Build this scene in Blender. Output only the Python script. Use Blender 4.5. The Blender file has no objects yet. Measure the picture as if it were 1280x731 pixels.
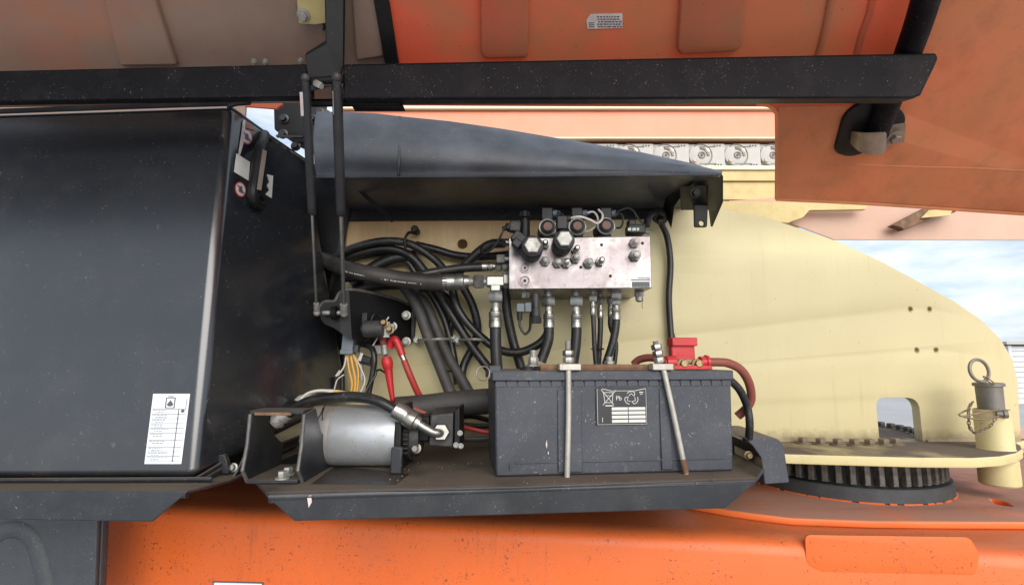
import bpy, bmesh, math, random
from mathutils import Vector, Matrix, Euler
random.seed(7)
V = Vector
sc = bpy.context.scene
COL = sc.collection
# ------------------------------------------------------------------ camera
F = 640.0; PITCH = math.radians(7.3)
cd = bpy.data.cameras.new('camera'); cam = bpy.data.objects.new('camera', cd); COL.objects.link(cam)
cd.sensor_width = 36; cd.lens = 36 * F / 1280; cd.clip_start = 0.02; cd.clip_end = 2000
cam.location = (0, 0, 0); cam.rotation_euler = (math.radians(90) + PITCH, 0, 0)
sc.camera = cam
# ------------------------------------------------------------------ sky, sun, exposure
SUN_EL, SUN_ROT = math.radians(30), math.radians(162)
w = bpy.data.worlds.new("World"); sc.world = w; w.use_nodes = True
nt = w.node_tree; N = nt.nodes; L = nt.links
bg = N['Background']; bg.inputs['Strength'].default_value = 0.12
sky = N.new('ShaderNodeTexSky'); sky.sky_type = 'NISHITA'; sky.sun_disc = False
sky.sun_elevation = SUN_EL; sky.sun_rotation = SUN_ROT
tc = N.new('ShaderNodeTexCoord'); mp = N.new('ShaderNodeMapping'); mp.inputs['Scale'].default_value = (1.2, 1.2, 4.5)
cl = N.new('ShaderNodeTexNoise'); cl.inputs['Scale'].default_value = 2.2; cl.inputs['Detail'].default_value = 6; cl.inputs['Roughness'].default_value = .55
cr = N.new('ShaderNodeValToRGB'); cr.color_ramp.elements[0].position = .38; cr.color_ramp.elements[1].position = .6
cr.color_ramp.elements[0].color = (.72, .72, .72, 1); cr.color_ramp.elements[1].color = (.95, .95, .95, 1)
mx = N.new('ShaderNodeMix'); mx.data_type = 'RGBA'; mx.inputs[7].default_value = (4.4, 4.8, 5.3, 1)
c2_ = N.new('ShaderNodeTexNoise'); c2_.inputs['Scale'].default_value = 5; c2_.inputs['Detail'].default_value = 7; c2_.inputs['Roughness'].default_value = .6
r2_ = N.new('ShaderNodeValToRGB'); r2_.color_ramp.elements[0].position = .38; r2_.color_ramp.elements[1].position = .64
r2_.color_ramp.elements[0].color = (2.9, 3.45, 4.2, 1); r2_.color_ramp.elements[1].color = (5.3, 5.5, 5.75, 1)
L.new(mp.outputs['Vector'], c2_.inputs['Vector']); L.new(c2_.outputs['Fac'], r2_.inputs['Fac']); L.new(r2_.outputs['Color'], mx.inputs[7])
L.new(tc.outputs['Generated'], mp.inputs['Vector']); L.new(mp.outputs['Vector'], cl.inputs['Vector'])
L.new(cl.outputs['Fac'], cr.inputs['Fac']); L.new(cr.outputs['Color'], mx.inputs['Factor'])
L.new(sky.outputs['Color'], mx.inputs[6]); L.new(mx.outputs[2], bg.inputs['Color'])
sd = bpy.data.lights.new('sun', 'SUN'); sd.energy = 2.4; sd.angle = math.radians(60); sd.color = (1, .95, .88)
so = bpy.data.objects.new('sun', sd); COL.objects.link(so); so.location = (2, -4, 6)
sdir = V((math.cos(SUN_EL) * math.sin(SUN_ROT), math.cos(SUN_EL) * math.cos(SUN_ROT), math.sin(SUN_EL)))
so.rotation_euler = sdir.to_track_quat('Z', 'Y').to_euler()
vs = sc.view_settings; vs.view_transform = 'Standard'; vs.look = 'None'; vs.gamma = 1; vs.use_curve_mapping = False
vs.exposure = 0.85

# ------------------------------------------------------------------ helpers: photo point -> place
cp, sp = math.cos(PITCH), math.sin(PITCH)
def ray(px, py):
    u = (px - 640) / F; v = (365.5 - py) / F
    return V((u, cp - v * sp, sp + v * cp))
def W(px, py, Y):
    d = ray(px, py); return d * (Y / d.y)
def WZ(px, py, z):
    d = ray(px, py); return d * (z / d.z)
def WP(px, py, p0, n):
    d = ray(px, py); return d * (p0.dot(n) / d.dot(n))
def R(rp, Y): return rp / F * Y

MW = {}
class M:
    def __init__(s): s.b = bmesh.new()
    def _faces(s, vs_, fs):
        bv = [s.b.verts.new(v) for v in vs_]
        for f in fs:
            try: s.b.faces.new([bv[i] for i in f])
            except ValueError: pass
        return s
    def hexa(s, p):   # 8 points: bottom quad then top quad
        return s._faces(p, [(0,3,2,1),(4,5,6,7),(0,1,5,4),(1,2,6,5),(2,3,7,6),(3,0,4,7)])
    def box(s, lo, hi, mat=None):
        x0,y0,z0 = lo; x1,y1,z1 = hi
        p = [V(q) for q in ((x0,y0,z0),(x1,y0,z0),(x1,y1,z0),(x0,y1,z0),(x0,y0,z1),(x1,y0,z1),(x1,y1,z1),(x0,y1,z1))]
        if mat: p = [mat @ q for q in p]
        return s.hexa(p)
    def cbox(s, c, size, rot=None):
        h = V(size) / 2; m = Matrix.Translation(c)
        if rot is not None: m = m @ rot.to_4x4()
        return s.box(-h, h, m)
    def prism(s, pts, vec):
        n = len(pts); vec = V(vec)
        a = [V(p) for p in pts]; bb = [p + vec for p in a]
        fs = [tuple(range(n)), tuple(range(2*n-1, n-1, -1))] + [(i, i+n, (i+1) % n + n, (i+1) % n) for i in range(n)]
        return s._faces(a + bb, fs)
    def lathe(s, a, ax, prof, n=20, ph=0):  # prof: (along, radius)
        a = V(a); ax = V(ax).normalized(); t = ax.orthogonal().normalized(); u = ax.cross(t)
        rings = []
        for (h, r) in prof:
            rings.append([s.b.verts.new(a + ax*h + (t*math.cos(2*math.pi*i/n+ph) + u*math.sin(2*math.pi*i/n+ph))*max(r, 1e-5)) for i in range(n)])
        for k in range(len(rings)-1):
            for i in range(n):
                s.b.faces.new((rings[k][i], rings[k][(i+1) % n], rings[k+1][(i+1) % n], rings[k+1][i]))
        s.b.faces.new(rings[0][::-1]); s.b.faces.new(rings[-1])
        return s
    def cyl(s, a, b, r, r2=None, n=18):
        a = V(a); b = V(b); return s.lathe(a, b-a, [(0, r), ((b-a).length, r if r2 is None else r2)], n)
    def hexn(s, a, b, r): 
        a = V(a); b = V(b); l = (b-a).length; c = min(l*.18, r*.18)
        return s.lathe(a, b-a, [(0, r*.9), (c, r), (l-c, r), (l, r*.88)], 6, .26)
    def tube(s, pts, r, n=10, sub=8, closed=False, rad=None):
        P = curve(pts, sub, closed) if len(pts) > 2 else [V(p) for p in pts]
        m = len(P); rings = []; t0 = (P[1]-P[0]).normalized(); nrm = t0.orthogonal().normalized()
        for i in range(m):
            if closed: t = (P[(i+1) % m] - P[i-1]).normalized()
            else: t = (P[min(i+1, m-1)] - P[max(i-1, 0)]).normalized()
            nrm = (nrm - t*nrm.dot(t)).normalized(); bn = t.cross(nrm)
            rr = r if rad is None else rad(i/(m-1))
            rings.append([s.b.verts.new(P[i] + (nrm*math.cos(2*math.pi*k/n) + bn*math.sin(2*math.pi*k/n))*rr) for k in range(n)])
        for i in range(m if closed else m-1):
            A = rings[i]; B = rings[(i+1) % m]
            for k in range(n): s.b.faces.new((A[k], A[(k+1) % n], B[(k+1) % n], B[k]))
        if not closed: s.b.faces.new(rings[0][::-1]); s.b.faces.new(rings[-1])
        return s
    def torus(s, c, ax, R_, r, n=28, k=8, a0=0, a1=2*math.pi):
        ax = V(ax).normalized(); t = ax.orthogonal().normalized(); u = ax.cross(t)
        full = abs(a1-a0-2*math.pi) < 1e-4
        pts = [V(c) + (t*math.cos(a0+(a1-a0)*i/n) + u*math.sin(a0+(a1-a0)*i/n))*R_ for i in range(n if full else n+1)]
        return s.tube(pts, r, k, 1, full)
    def ball(s, c, r, n=12):
        bmesh.ops.create_uvsphere(s.b, u_segments=n, v_segments=max(6, n//2), radius=r, matrix=Matrix.Translation(c)); return s
    def mesh(s, name, ang=35):
        bmesh.ops.recalc_face_normals(s.b, faces=s.b.faces[:])
        me = bpy.data.meshes.new(name); s.b.to_mesh(me); s.b.free()
        for p in me.polygons: p.use_smooth = True
        me.set_sharp_from_angle(angle=math.radians(ang)); return me
def curve(pts, sub, closed=False):
    P = [V(p) for p in pts]; n = len(P); out = []
    for i in range(n if closed else n-1):
        p1 = P[i]; p2 = P[(i+1) % n]
        p0 = P[i-1] if (i > 0 or closed) else p1*2-p2
        p3 = P[(i+2) % n] if (i+2 < n or closed) else p2*2-p1
        for k in range(sub):
            t = k/sub
            out.append(.5*((2*p1) + (p2-p0)*t + (2*p0-5*p1+4*p2-p3)*t*t + (3*p1-p0-3*p2+p3)*t**3))
    if not closed: out.append(P[-1])
    return out
def props(o, label=None, cat=None, group=None, kind=None):
    for k, v in (('label', label), ('category', cat), ('group', group), ('kind', kind)):
        if v: o[k] = v
def bev(o, w_, seg=2, ang=40):
    if w_:
        m = o.modifiers.new('bevel', 'BEVEL'); m.width = w_; m.segments = seg; m.limit_method = 'ANGLE'; m.angle_limit = math.radians(ang)
def thing(name, label, cat, loc, group=None, rz=0):
    o = bpy.data.objects.new(name, None); COL.objects.link(o); o.empty_display_size = .05
    o.location = loc; o.rotation_euler = (0, 0, rz); props(o, label, cat, group)
    MW[o] = Matrix.Translation(loc) @ Matrix.Rotation(rz, 4, 'Z'); return o
def part(name, m, mat, parent, bevel=0, seg=2, local=False, label=None, kind=None, ang=35):
    me = m.mesh(name, ang) if isinstance(m, M) else m
    me.materials.append(mat) if not me.materials else None
    if not local: me.transform(MW[parent].inverted())
    o = bpy.data.objects.new(name, me); COL.objects.link(o); o.parent = parent; MW[o] = MW[parent]
    bev(o, bevel, seg); props(o, label, None, None, kind); return o
def single(name, m, mat, label, cat, group=None, bevel=0, seg=2, kind=None, ang=35):
    me = m.mesh(name, ang) if isinstance(m, M) else m
    me.materials.append(mat)
    xs = [v.co for v in me.vertices]
    c = V(((min(v.x for v in xs)+max(v.x for v in xs))/2, (min(v.y for v in xs)+max(v.y for v in xs))/2, min(v.z for v in xs)))
    me.transform(Matrix.Translation(-c))
    o = bpy.data.objects.new(name, me); COL.objects.link(o); o.location = c; MW[o] = Matrix.Translation(c)
    bev(o, bevel, seg); props(o, label, cat, group, kind); return o
CACHE = {}
def inst(name, key, build, mat, parent, wm, bevel=0):   # parts that share one mesh; wm = world matrix
    k = (key, mat.name)
    if k not in CACHE:
        me = build().mesh(name); me.materials.append(mat); CACHE[k] = me
    o = bpy.data.objects.new(name, CACHE[k]); COL.objects.link(o); o.parent = parent
    o.matrix_basis = MW[parent].inverted() @ wm; MW[o] = wm.copy(); bev(o, bevel); return o
def toward(p, ax, up=None):
    q = V(ax).to_track_quat('Z', 'Y'); return Matrix.Translation(p) @ q.to_matrix().to_4x4()
def bolt(parent, p, ax, r, h, mat, name='bolt'):
    def b():
        m = M(); m.lathe((0,0,0), (0,0,1), [(0, r*1.5), (h*.2, r*1.5), (h*.2+.0002, r*1.45)], 16); m.hexn((0,0,h*.2), (0,0,h), r); return m
    return inst(name, ('bolt', round(r,5), round(h,5)), b, mat, parent, toward(p, ax))
def rpoly(pts, r, n=5):
    out = []; k = len(pts)
    for i in range(k):
        p0, p1, p2 = V(pts[i-1]), V(pts[i]), V(pts[(i+1) % k]); a = (p0-p1); b = (p2-p1)
        rr = r[i] if isinstance(r, (list, tuple)) else r
        rr = min(rr, a.length*.49, b.length*.49)
        if rr <= 0: out.append(p1); continue
        A = p1 + a.normalized()*rr; B = p1 + b.normalized()*rr
        for j in range(n+1):
            t = j/n; out.append(A*(1-t)**2 + p1*2*t*(1-t) + B*t*t)
    return out
def plate(outer, holes, th, fr, bv=0):
    """solid plate with real holes: 2D outlines in frame fr (Matrix), occupying z 0..th of it"""
    cu = bpy.data.curves.new('outline', 'CURVE'); cu.dimensions = '2D'; cu.fill_mode = 'BOTH'
    cu.extrude = th/2 - bv; cu.bevel_depth = bv; cu.bevel_resolution = 2; cu.offset = -bv
    for loop in [outer] + list(holes):
        s = cu.splines.new('POLY'); s.points.add(len(loop)-1); s.use_cyclic_u = True
        for q, p in zip(s.points, loop): q.co = (p[0], p[1], 0, 1)
    o = bpy.data.objects.new('outline', cu); COL.objects.link(o)
    dg = bpy.context.evaluated_depsgraph_get(); dg.update()
    me = bpy.data.meshes.new_from_object(o.evaluated_get(dg)); bpy.data.objects.remove(o); bpy.data.curves.remove(cu)
    me.materials.clear()
    me.transform(fr @ Matrix.Translation((0, 0, th/2)))
    bm = bmesh.new(); bm.from_mesh(me); bmesh.ops.remove_doubles(bm, verts=bm.verts[:], dist=1e-6)
    bmesh.ops.recalc_face_normals(bm, faces=bm.faces[:]); bm.to_mesh(me); bm.free()
    for p in me.polygons: p.use_smooth = True
    me.set_sharp_from_angle(angle=math.radians(30)); return me
def circ(c, r, n=20): return [(c[0]+r*math.cos(2*math.pi*i/n), c[1]+r*math.sin(2*math.pi*i/n)) for i in range(n)]
def frame(o, ex, ey):
    ex = V(ex).normalized(); ez = ex.cross(V(ey)).normalized(); ey = ez.cross(ex)
    m = Matrix((ex, ey, ez)).transposed().to_4x4(); m.translation = o; return m
def XZ(Y): # frame in the vertical plane facing the camera: local x=X, y=Z, z=-Y (towards the viewer)
    return frame(V((0, Y, 0)), (1,0,0), (0,0,1))
def pz(pts, Y): return [(W(a, b, Y).x, W(a, b, Y).z) for a, b in pts]
def text(s, size):
    cu = bpy.data.curves.new('txt', 'FONT'); cu.body = s; cu.size = size; cu.extrude = .0002
    o = bpy.data.objects.new('txt', cu); COL.objects.link(o)
    dg = bpy.context.evaluated_depsgraph_get(); dg.update()
    me = bpy.data.meshes.new_from_object(o.evaluated_get(dg)); bpy.data.objects.remove(o); bpy.data.curves.remove(cu); me.materials.clear(); return me

# ------------------------------------------------------------------ materials
def mat(name, col, rough=.5, metal=0, var=.15, vs_=5, specks=None, bump=0, bs=250, dust=None, patch=None, streak=None, trans=0, spec=.5, rv=.15, coat=0, bounce_runs=None, grime=None):
    m = bpy.data.materials.new(name); m.use_nodes = True; nt = m.node_tree; N = nt.nodes; L = nt.links
    b = N['Principled BSDF']; tc = N.new('ShaderNodeTexCoord')
    def noise(scale, det=4, ro=.6, vec=None, dist=0):
        n = N.new('ShaderNodeTexNoise'); n.inputs['Scale'].default_value = scale; n.inputs['Detail'].default_value = det
        n.inputs['Roughness'].default_value = ro; n.inputs['Distortion'].default_value = dist
        L.new(vec or tc.outputs['Object'], n.inputs['Vector']); return n.outputs['Fac']
    def ramp(f, a, c):
        r = N.new('ShaderNodeMapRange'); r.inputs[1].default_value = a; r.inputs[2].default_value = c; L.new(f, r.inputs[0]); return r.outputs[0]
    def mul(a, c):
        x = N.new('ShaderNodeMath'); x.operation = 'MULTIPLY'
        for i, q in enumerate((a, c)):
            if isinstance(q, (int, float)): x.inputs[i].default_value = q
            else: L.new(q, x.inputs[i])
        return x.outputs[0]
    def mixc(f, a, c):
        x = N.new('ShaderNodeMix'); x.data_type = 'RGBA'
        L.new(f, x.inputs['Factor'])
        for i, q in ((6, a), (7, c)):
            if isinstance(q, tuple): x.inputs[i].default_value = q + (1,)
            else: L.new(q, x.inputs[i])
        return x.outputs[2]
    lo = tuple(max(0, c*(1-var)) for c in col); hi = tuple(min(1, c*(1+var)) for c in col)
    c = mixc(ramp(noise(vs_), .3, .7), lo, hi)
    if patch:   # (colour, scale, lo, hi, amount): blotches of dirt / fade
        for (pc, ps, a, e, am) in (patch if isinstance(patch, list) else [patch]):
            c = mixc(mul(ramp(noise(ps, 6, .65), a, e), am), c, pc)
    if streak:  # (colour, amount): vertical runs
        mp = N.new('ShaderNodeMapping'); mp.inputs['Scale'].default_value = (1, 1, .05); L.new(tc.outputs['Object'], mp.inputs['Vector'])
        f = ramp(noise(55, 4, .7, mp.outputs['Vector']), .56, .74); f2 = ramp(noise(5, 2), .42, .62)
        c = mixc(mul(mul(f, f2), streak[1]), c, streak[0])
    if bounce_runs:   # (colour, x limit, z start, amount): hood's orange bounce light painted in with brown runs, ragged by noise
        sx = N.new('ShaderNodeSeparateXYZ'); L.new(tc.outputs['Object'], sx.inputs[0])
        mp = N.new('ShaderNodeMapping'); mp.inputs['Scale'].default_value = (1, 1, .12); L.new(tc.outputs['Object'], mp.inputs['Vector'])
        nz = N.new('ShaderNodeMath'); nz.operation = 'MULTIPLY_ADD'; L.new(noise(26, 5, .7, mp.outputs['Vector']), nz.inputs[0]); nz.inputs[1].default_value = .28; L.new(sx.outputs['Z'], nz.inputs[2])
        f = mul(ramp(nz.outputs[0], bounce_runs[2]+.06, bounce_runs[2]+.24), ramp(sx.outputs['X'], bounce_runs[1], bounce_runs[1]-.25)); c = mixc(mul(f, bounce_runs[3]), c, bounce_runs[0])
    if grime:  # (colour, height, amount): splash dirt in a ragged band along the lower edge
        sx = N.new('ShaderNodeSeparateXYZ'); L.new(tc.outputs['Object'], sx.inputs[0])
        nz = N.new('ShaderNodeMath'); nz.operation = 'MULTIPLY_ADD'; L.new(noise(45, 5, .7), nz.inputs[0]); nz.inputs[1].default_value = -.05; L.new(sx.outputs['Z'], nz.inputs[2])
        c = mixc(mul(ramp(nz.outputs[0], grime[1], grime[1]-.035), grime[2]), c, grime[0])
    dustf = None
    if dust:    # (colour, amount): dirt lying on faces that look up
        g = N.new('ShaderNodeNewGeometry'); sx = N.new('ShaderNodeSeparateXYZ'); L.new(g.outputs['Normal'], sx.inputs[0])
        dustf = mul(mul(ramp(sx.outputs['Z'], .55, .95), ramp(noise(5, 5, .6), .12, .5)), dust[1]); c = mixc(dustf, c, dust[0])
    if specks:  # list of (colour, scale, threshold, amount)
        for (scol, ss, th, am) in specks:
            f = ramp(noise(ss, 2, .5), th, th+.04); f2 = ramp(noise(ss/14, 3, .6), .42, .62)
            c = mixc(mul(mul(f, f2), am), c, scol)
    L.new(c, b.inputs['Base Color']); b.inputs['Metallic'].default_value = metal
    rr = N.new('ShaderNodeMapRange'); rr.inputs[3].default_value = max(.03, rough-rv); rr.inputs[4].default_value = min(1, rough+rv)
    L.new(noise(vs_*3, 5, .65), rr.inputs[0]); ro = rr.outputs[0]
    if dustf:
        x = N.new('ShaderNodeMath'); x.operation = 'MAXIMUM'; L.new(ro, x.inputs[0]); L.new(mul(dustf, .9), x.inputs[1]); ro = x.outputs[0]
    L.new(ro, b.inputs['Roughness']); b.inputs['Specular IOR Level'].default_value = spec
    if coat: b.inputs['Coat Weight'].default_value = coat; b.inputs['Coat Roughness'].default_value = .12
    if bump:
        bp = N.new('ShaderNodeBump'); bp.inputs['Strength'].default_value = bump; bp.inputs['Distance'].default_value = .002
        L.new(noise(bs, 4, .6), bp.inputs['Height']); L.new(bp.outputs[0], b.inputs['Normal'])
    if trans:
        t = N.new('ShaderNodeBsdfTranslucent'); L.new(c, t.inputs['Color'])
        ms = N.new('ShaderNodeMixShader'); ms.inputs[0].default_value = trans
        L.new(b.outputs[0], ms.inputs[1]); L.new(t.outputs[0], ms.inputs[2]); L.new(ms.outputs[0], N['Material Output'].inputs['Surface'])
    return m
WH = (.55, .55, .53)
tank_black = mat('tank_black', (.014, .016, .02), .22, coat=.15, var=.2, bump=.025, bs=600, rv=.04, specks=[((.2,.2,.2), 260, .69, .7), ((.1,.1,.1), 70, .7, .5)], spec=1.0, patch=[((.032,.031,.031), 9, .5, .75, .7), ((.06,.058,.055), 3.5, .6, .8, .5), ((.05,.05,.05), 40, .62, .8, .5)])
steel_black = mat('steel_black', (.016, .018, .022), .36, var=.25, bump=.06, bs=300, specks=[((.3,.3,.3), 330, .68, .6)], dust=((.1,.08,.06), .95), patch=((.04,.042,.046), 12, .45, .7, .6))
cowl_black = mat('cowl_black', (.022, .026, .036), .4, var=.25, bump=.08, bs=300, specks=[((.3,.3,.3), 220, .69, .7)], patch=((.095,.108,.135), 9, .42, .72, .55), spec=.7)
bar_black = mat('bar_black', (.007, .0065, .0085), .5, spec=.14, var=.3, bump=.15, bs=260, specks=[((.4,.37,.35), 330, .68, .6)], patch=((.022,.019,.02), 14, .5, .75, .7))
plain_black = mat('plain_black', (.009, .009, .0095), .45, spec=.28, var=.3, specks=[((.2,.2,.2), 300, .7, .6)])
rubber = mat('rubber', (.013, .013, .0135), .36, spec=.5, var=.3, vs_=14, bump=.15, bs=500, specks=[((.13,.12,.1), 260, .62, .7)], patch=((.05,.046,.04), 18, .48, .75, .6))
rust_halo = mat('rust_halo', (.46,.36,.17), .7, var=.3, vs_=120)
rubber_dusty = mat('rubber_dusty', (.032, .029, .027), .5, var=.3, vs_=14, bump=.2, bs=450, patch=((.07,.06,.052), 16, .45, .7, .7))
rubber_grey = mat('rubber_grey', (.05, .048, .046), .6, var=.3, vs_=14, bump=.3, bs=450, patch=((.1,.09,.08), 16, .48, .75, .6))
battery_black = mat('battery_black', (.036, .042, .055), .5, var=.2, vs_=9, bump=.12, bs=380, specks=[((.34,.33,.32), 230, .665, .75), ((.2,.185,.17), 420, .64, .6), ((.15,.13,.11), 70, .64, .5)], dust=((.16,.14,.12), .8), patch=[((.06,.066,.08), 7, .42, .66, .8), ((.1,.1,.105), 30, .6, .8, .45)])
zinc = mat('zinc', (.35, .35, .325), .33, .9, var=.2, vs_=30, bump=.06, patch=[((.3,.26,.18), 40, .5, .72, .6)])
zinc_dull = mat('zinc_dull', (.4, .4, .37), .5, .6, var=.3, vs_=40, bump=.1, patch=((.16,.13,.1), 45, .48, .7, .7))
alu = mat('aluminium', (.23, .208, .213), .32, .9, var=.25, vs_=9, bump=.08, bs=400, patch=[((.2,.165,.165), 24, .44, .62, .8), ((.13,.11,.105), 70, .55, .68, .7), ((.34,.33,.325), 11, .5, .62, .8)], specks=[((.12,.1,.1), 180, .69, .7)])
motor_silver = mat('motor_silver', (.5, .525, .55), .36, .55, var=.1, vs_=10, bump=.06, bs=300, specks=[((.12,.11,.1), 190, .66, .8)], patch=((.42,.4,.36), 25, .5, .75, .6), dust=((.3,.26,.2), .4))
motor_grey = mat('motor_grey', (.36, .34, .32), .5, .45, var=.15, vs_=20, bump=.15, bs=300, specks=[((.12,.11,.1), 190, .66, .6)], dust=((.26,.22,.17), .8))
dark_card_m = mat('reflection_dark', (.03, .026, .025), .8)  # dark tone for what the tank reflects of the added overhead sheet
cream = mat('cream_paint', (.575, .505, .28), .48, var=.05, vs_=3, bump=.03, bs=300, streak=((.4,.29,.13), .35), specks=[((.2,.13,.06), 120, .71, .8), ((.3,.2,.09), 45, .72, .5)], bounce_runs=((.44,.235,.09), -.28, .53, .8), grime=((.2,.15,.09), .012, .8), patch=((.545,.475,.27), 5, .45, .75, .5), dust=((.24,.19,.13), .92))
deck_cream = mat('deck_cream', (.6, .53, .27), .5, var=.06, vs_=4, bump=.06, bs=260, specks=[((.2,.13,.06), 140, .68, .8)], patch=((.45,.36,.17), 20, .52, .75, .5), dust=((.11,.088,.068), 1.0))
orange = mat('orange_paint', (.7, .128, .018), .46, var=.05, vs_=4, bump=.05, bs=220, specks=[((.13,.04,.02), 150, .64, .9), ((.16,.05,.02), 300, .635, .8), ((.3,.09,.04), 60, .66, .5)], patch=((.52,.12,.04), 8, .5, .78, .5), dust=((.19,.095,.055), .5), streak=((.3,.08,.03), .65))
pad_orange = mat('sunlit_deck_orange', (.66, .3, .22), .6, var=.08, specks=[((.25,.13,.1), 100, .7, .7)], patch=((.5,.3,.24), 9, .45, .7, .6))  # overexposed pink put into the deck's orange
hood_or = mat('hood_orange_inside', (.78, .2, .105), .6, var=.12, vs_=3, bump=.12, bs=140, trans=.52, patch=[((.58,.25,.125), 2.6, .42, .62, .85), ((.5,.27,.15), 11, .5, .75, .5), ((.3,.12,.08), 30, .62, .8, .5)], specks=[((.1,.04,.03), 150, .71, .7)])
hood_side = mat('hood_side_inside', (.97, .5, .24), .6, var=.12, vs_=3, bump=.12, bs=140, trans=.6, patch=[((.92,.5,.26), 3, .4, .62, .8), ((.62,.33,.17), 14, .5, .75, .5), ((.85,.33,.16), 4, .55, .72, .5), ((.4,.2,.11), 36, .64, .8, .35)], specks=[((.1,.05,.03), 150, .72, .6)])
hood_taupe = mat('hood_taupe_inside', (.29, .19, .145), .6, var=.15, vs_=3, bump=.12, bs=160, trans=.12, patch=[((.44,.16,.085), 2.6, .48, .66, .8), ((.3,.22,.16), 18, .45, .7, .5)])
salmon = mat('boom_orange', (.78, .28, .165), .5, var=.04, vs_=3, bump=.02, patch=((.74,.33,.22), 4, .45, .7, .5))
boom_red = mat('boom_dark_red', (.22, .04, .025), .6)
tan = mat('rear_beam_orange', (.52, .33, .24), .55, var=.08, vs_=5, patch=((.46,.33,.25), 7, .45, .7, .6))
olive = mat('rail_olive', (.52, .42, .18), .5, var=.1, vs_=6, patch=((.4,.28,.1), 20, .5, .72, .6))
palecream = mat('pale_cream', (.72, .64, .45), .5, var=.05)
chain_line = mat('chain_outline', (.2, .195, .185), .6)  # darker grey for the ring outlines on the links
chain_grey = mat('chain_plastic', (.42, .415, .39), .5, var=.08, vs_=12, patch=((.48,.46,.41), 30, .5, .72, .5))
rust = mat('rust', (.16, .085, .045), .75, .1, var=.35, vs_=30, bump=.3, bs=300, patch=((.28,.2,.13), 40, .5, .7, .5))
rod_grey = mat('rod_grey', (.46, .44, .39), .5, .45, var=.15, vs_=40, bump=.1, patch=((.28,.18,.1), 18, .55, .75, .6))
red_pl = mat('red_plastic', (.52, .02, .025), .42, var=.15, vs_=20, bump=.05, patch=((.32,.03,.03), 30, .5, .72, .6), dust=((.3,.12,.1), .5))
red_cable = mat('red_cable', (.42, .035, .03), .5, var=.2, vs_=20, patch=((.2,.05,.035), 20, .45, .7, .7))
old_cable = mat('old_red_cable', (.25, .065, .045), .6, var=.2, vs_=20, patch=((.13,.06,.04), 20, .45, .7, .7))
yel_wire = mat('yellow_wire', (.75, .38, .05), .5)
white_wire = mat('white_wire', (.6, .57, .52), .5)
grey_pl = mat('grey_connector', (.14, .165, .19), .5, var=.15, vs_=30)
dark_pl = mat('dark_plastic', (.018, .018, .02), .45, spec=.35, var=.25, vs_=30, specks=[((.2,.2,.2), 300, .68, .7)])
dark_pl2 = mat('dusty_dark_plastic', (.036, .035, .036), .5, var=.25, vs_=30, patch=((.11,.1,.09), 30, .5, .7, .5))
gear_dark = mat('gear_grease', (.1, .093, .08), .5, .25, var=.4, vs_=40, bump=.6, bs=160, patch=((.25,.24,.22), 45, .45, .68, .7))
gear_core_m = mat('gear_core', (.012, .012, .012), .6)
dusty_deck = mat('dusty_orange_deck', (.7, .15, .03), .5, var=.08, vs_=4, bump=.08, bs=260, dust=((.27,.155,.115), .93), specks=[((.12,.06,.04), 200, .68, .7)])
deck_bolt_m = mat('deck_bolt_dirty', (.17, .135, .085), .7, var=.3, vs_=40, bump=.2, dust=((.16,.12,.09), .9))
ink_soft = mat('ink_soft', (.13, .135, .15), .6)
tray_dark = mat('tray_dark', (.03, .025, .021), .4, var=.3, vs_=20)
edge_wear_highlight = mat('worn_edge', (.1, .095, .09), .45, .2, var=.4, vs_=50)  # worn grey, also used for the painted highlight on the bracket arm
ring_dark = mat('ring_black', (.045, .048, .052), .55, var=.2, vs_=20, bump=.3, bs=220, specks=[((.22,.22,.22), 240, .68, .6)])
brass = mat('brass', (.3, .22, .11), .5, .7, var=.3, vs_=60, patch=((.12,.08,.05), 80, .42, .62, .8))
paper = mat('paper', (.74, .78, .82), .5, var=.03)
ink = mat('ink', (.09, .09, .1), .6, var=.05)
inkred = mat('ink_red', (.45, .05, .05), .6)
labelbk = mat('label_black', (.02, .02, .023), .35, var=.1)
labelwh = mat('label_white', (.6, .6, .57), .5, var=.05)
labelpink = mat('label_faded', (.55, .47, .45), .5, var=.15, vs_=60)
handle_tan = mat('handle_tan', (.24, .19, .15), .6)
pin_grey = mat('pin_grey', (.2, .19, .165), .55, .4, var=.15, vs_=25, bump=.15, patch=((.26,.24,.17), 30, .5, .7, .5))
chain_rusty = mat('old_chain_steel', (.22, .17, .12), .6, .6, var=.3, vs_=60)
concrete = mat('concrete', (.36, .36, .365), .8, var=.1, vs_=.4, patch=((.28,.28,.285), .12, .4, .7, .6), bump=.1, bs=30)
clad = mat('white_cladding', (.5, .51, .525), .5, var=.04)
fender = mat('moulded_black', (.05, .056, .064), .5, var=.15, vs_=14, bump=.55, bs=420, specks=[((.34,.34,.33), 260, .67, .7)])
clamp_m = mat('clamp_steel', (.3, .25, .2), .5, .6, var=.2, vs_=30, patch=((.2,.13,.08), 40, .5, .7, .6))
knob_brown = mat('knob_brown', (.17, .075, .05), .5, var=.2, vs_=60)
tape = mat('tape_band', (.1, .1, .1), .6)

ZS, ZD, ZC = -.231, -.236, -.37     # battery tray, turntable deck, chassis top
YP = 1.5                             # face of the cream side plate
# ------------------------------------------------------------------ setting
m = M(); m._faces([V((-600,-300,-1.9)), V((600,-300,-1.9)), V((600,900,-1.9)), V((-600,900,-1.9))], [(0,1,2,3)])
g = bpy.data.objects.new('ground', m.mesh('ground')); g.data.materials.append(concrete); COL.objects.link(g); g['kind'] = 'structure'
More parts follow.
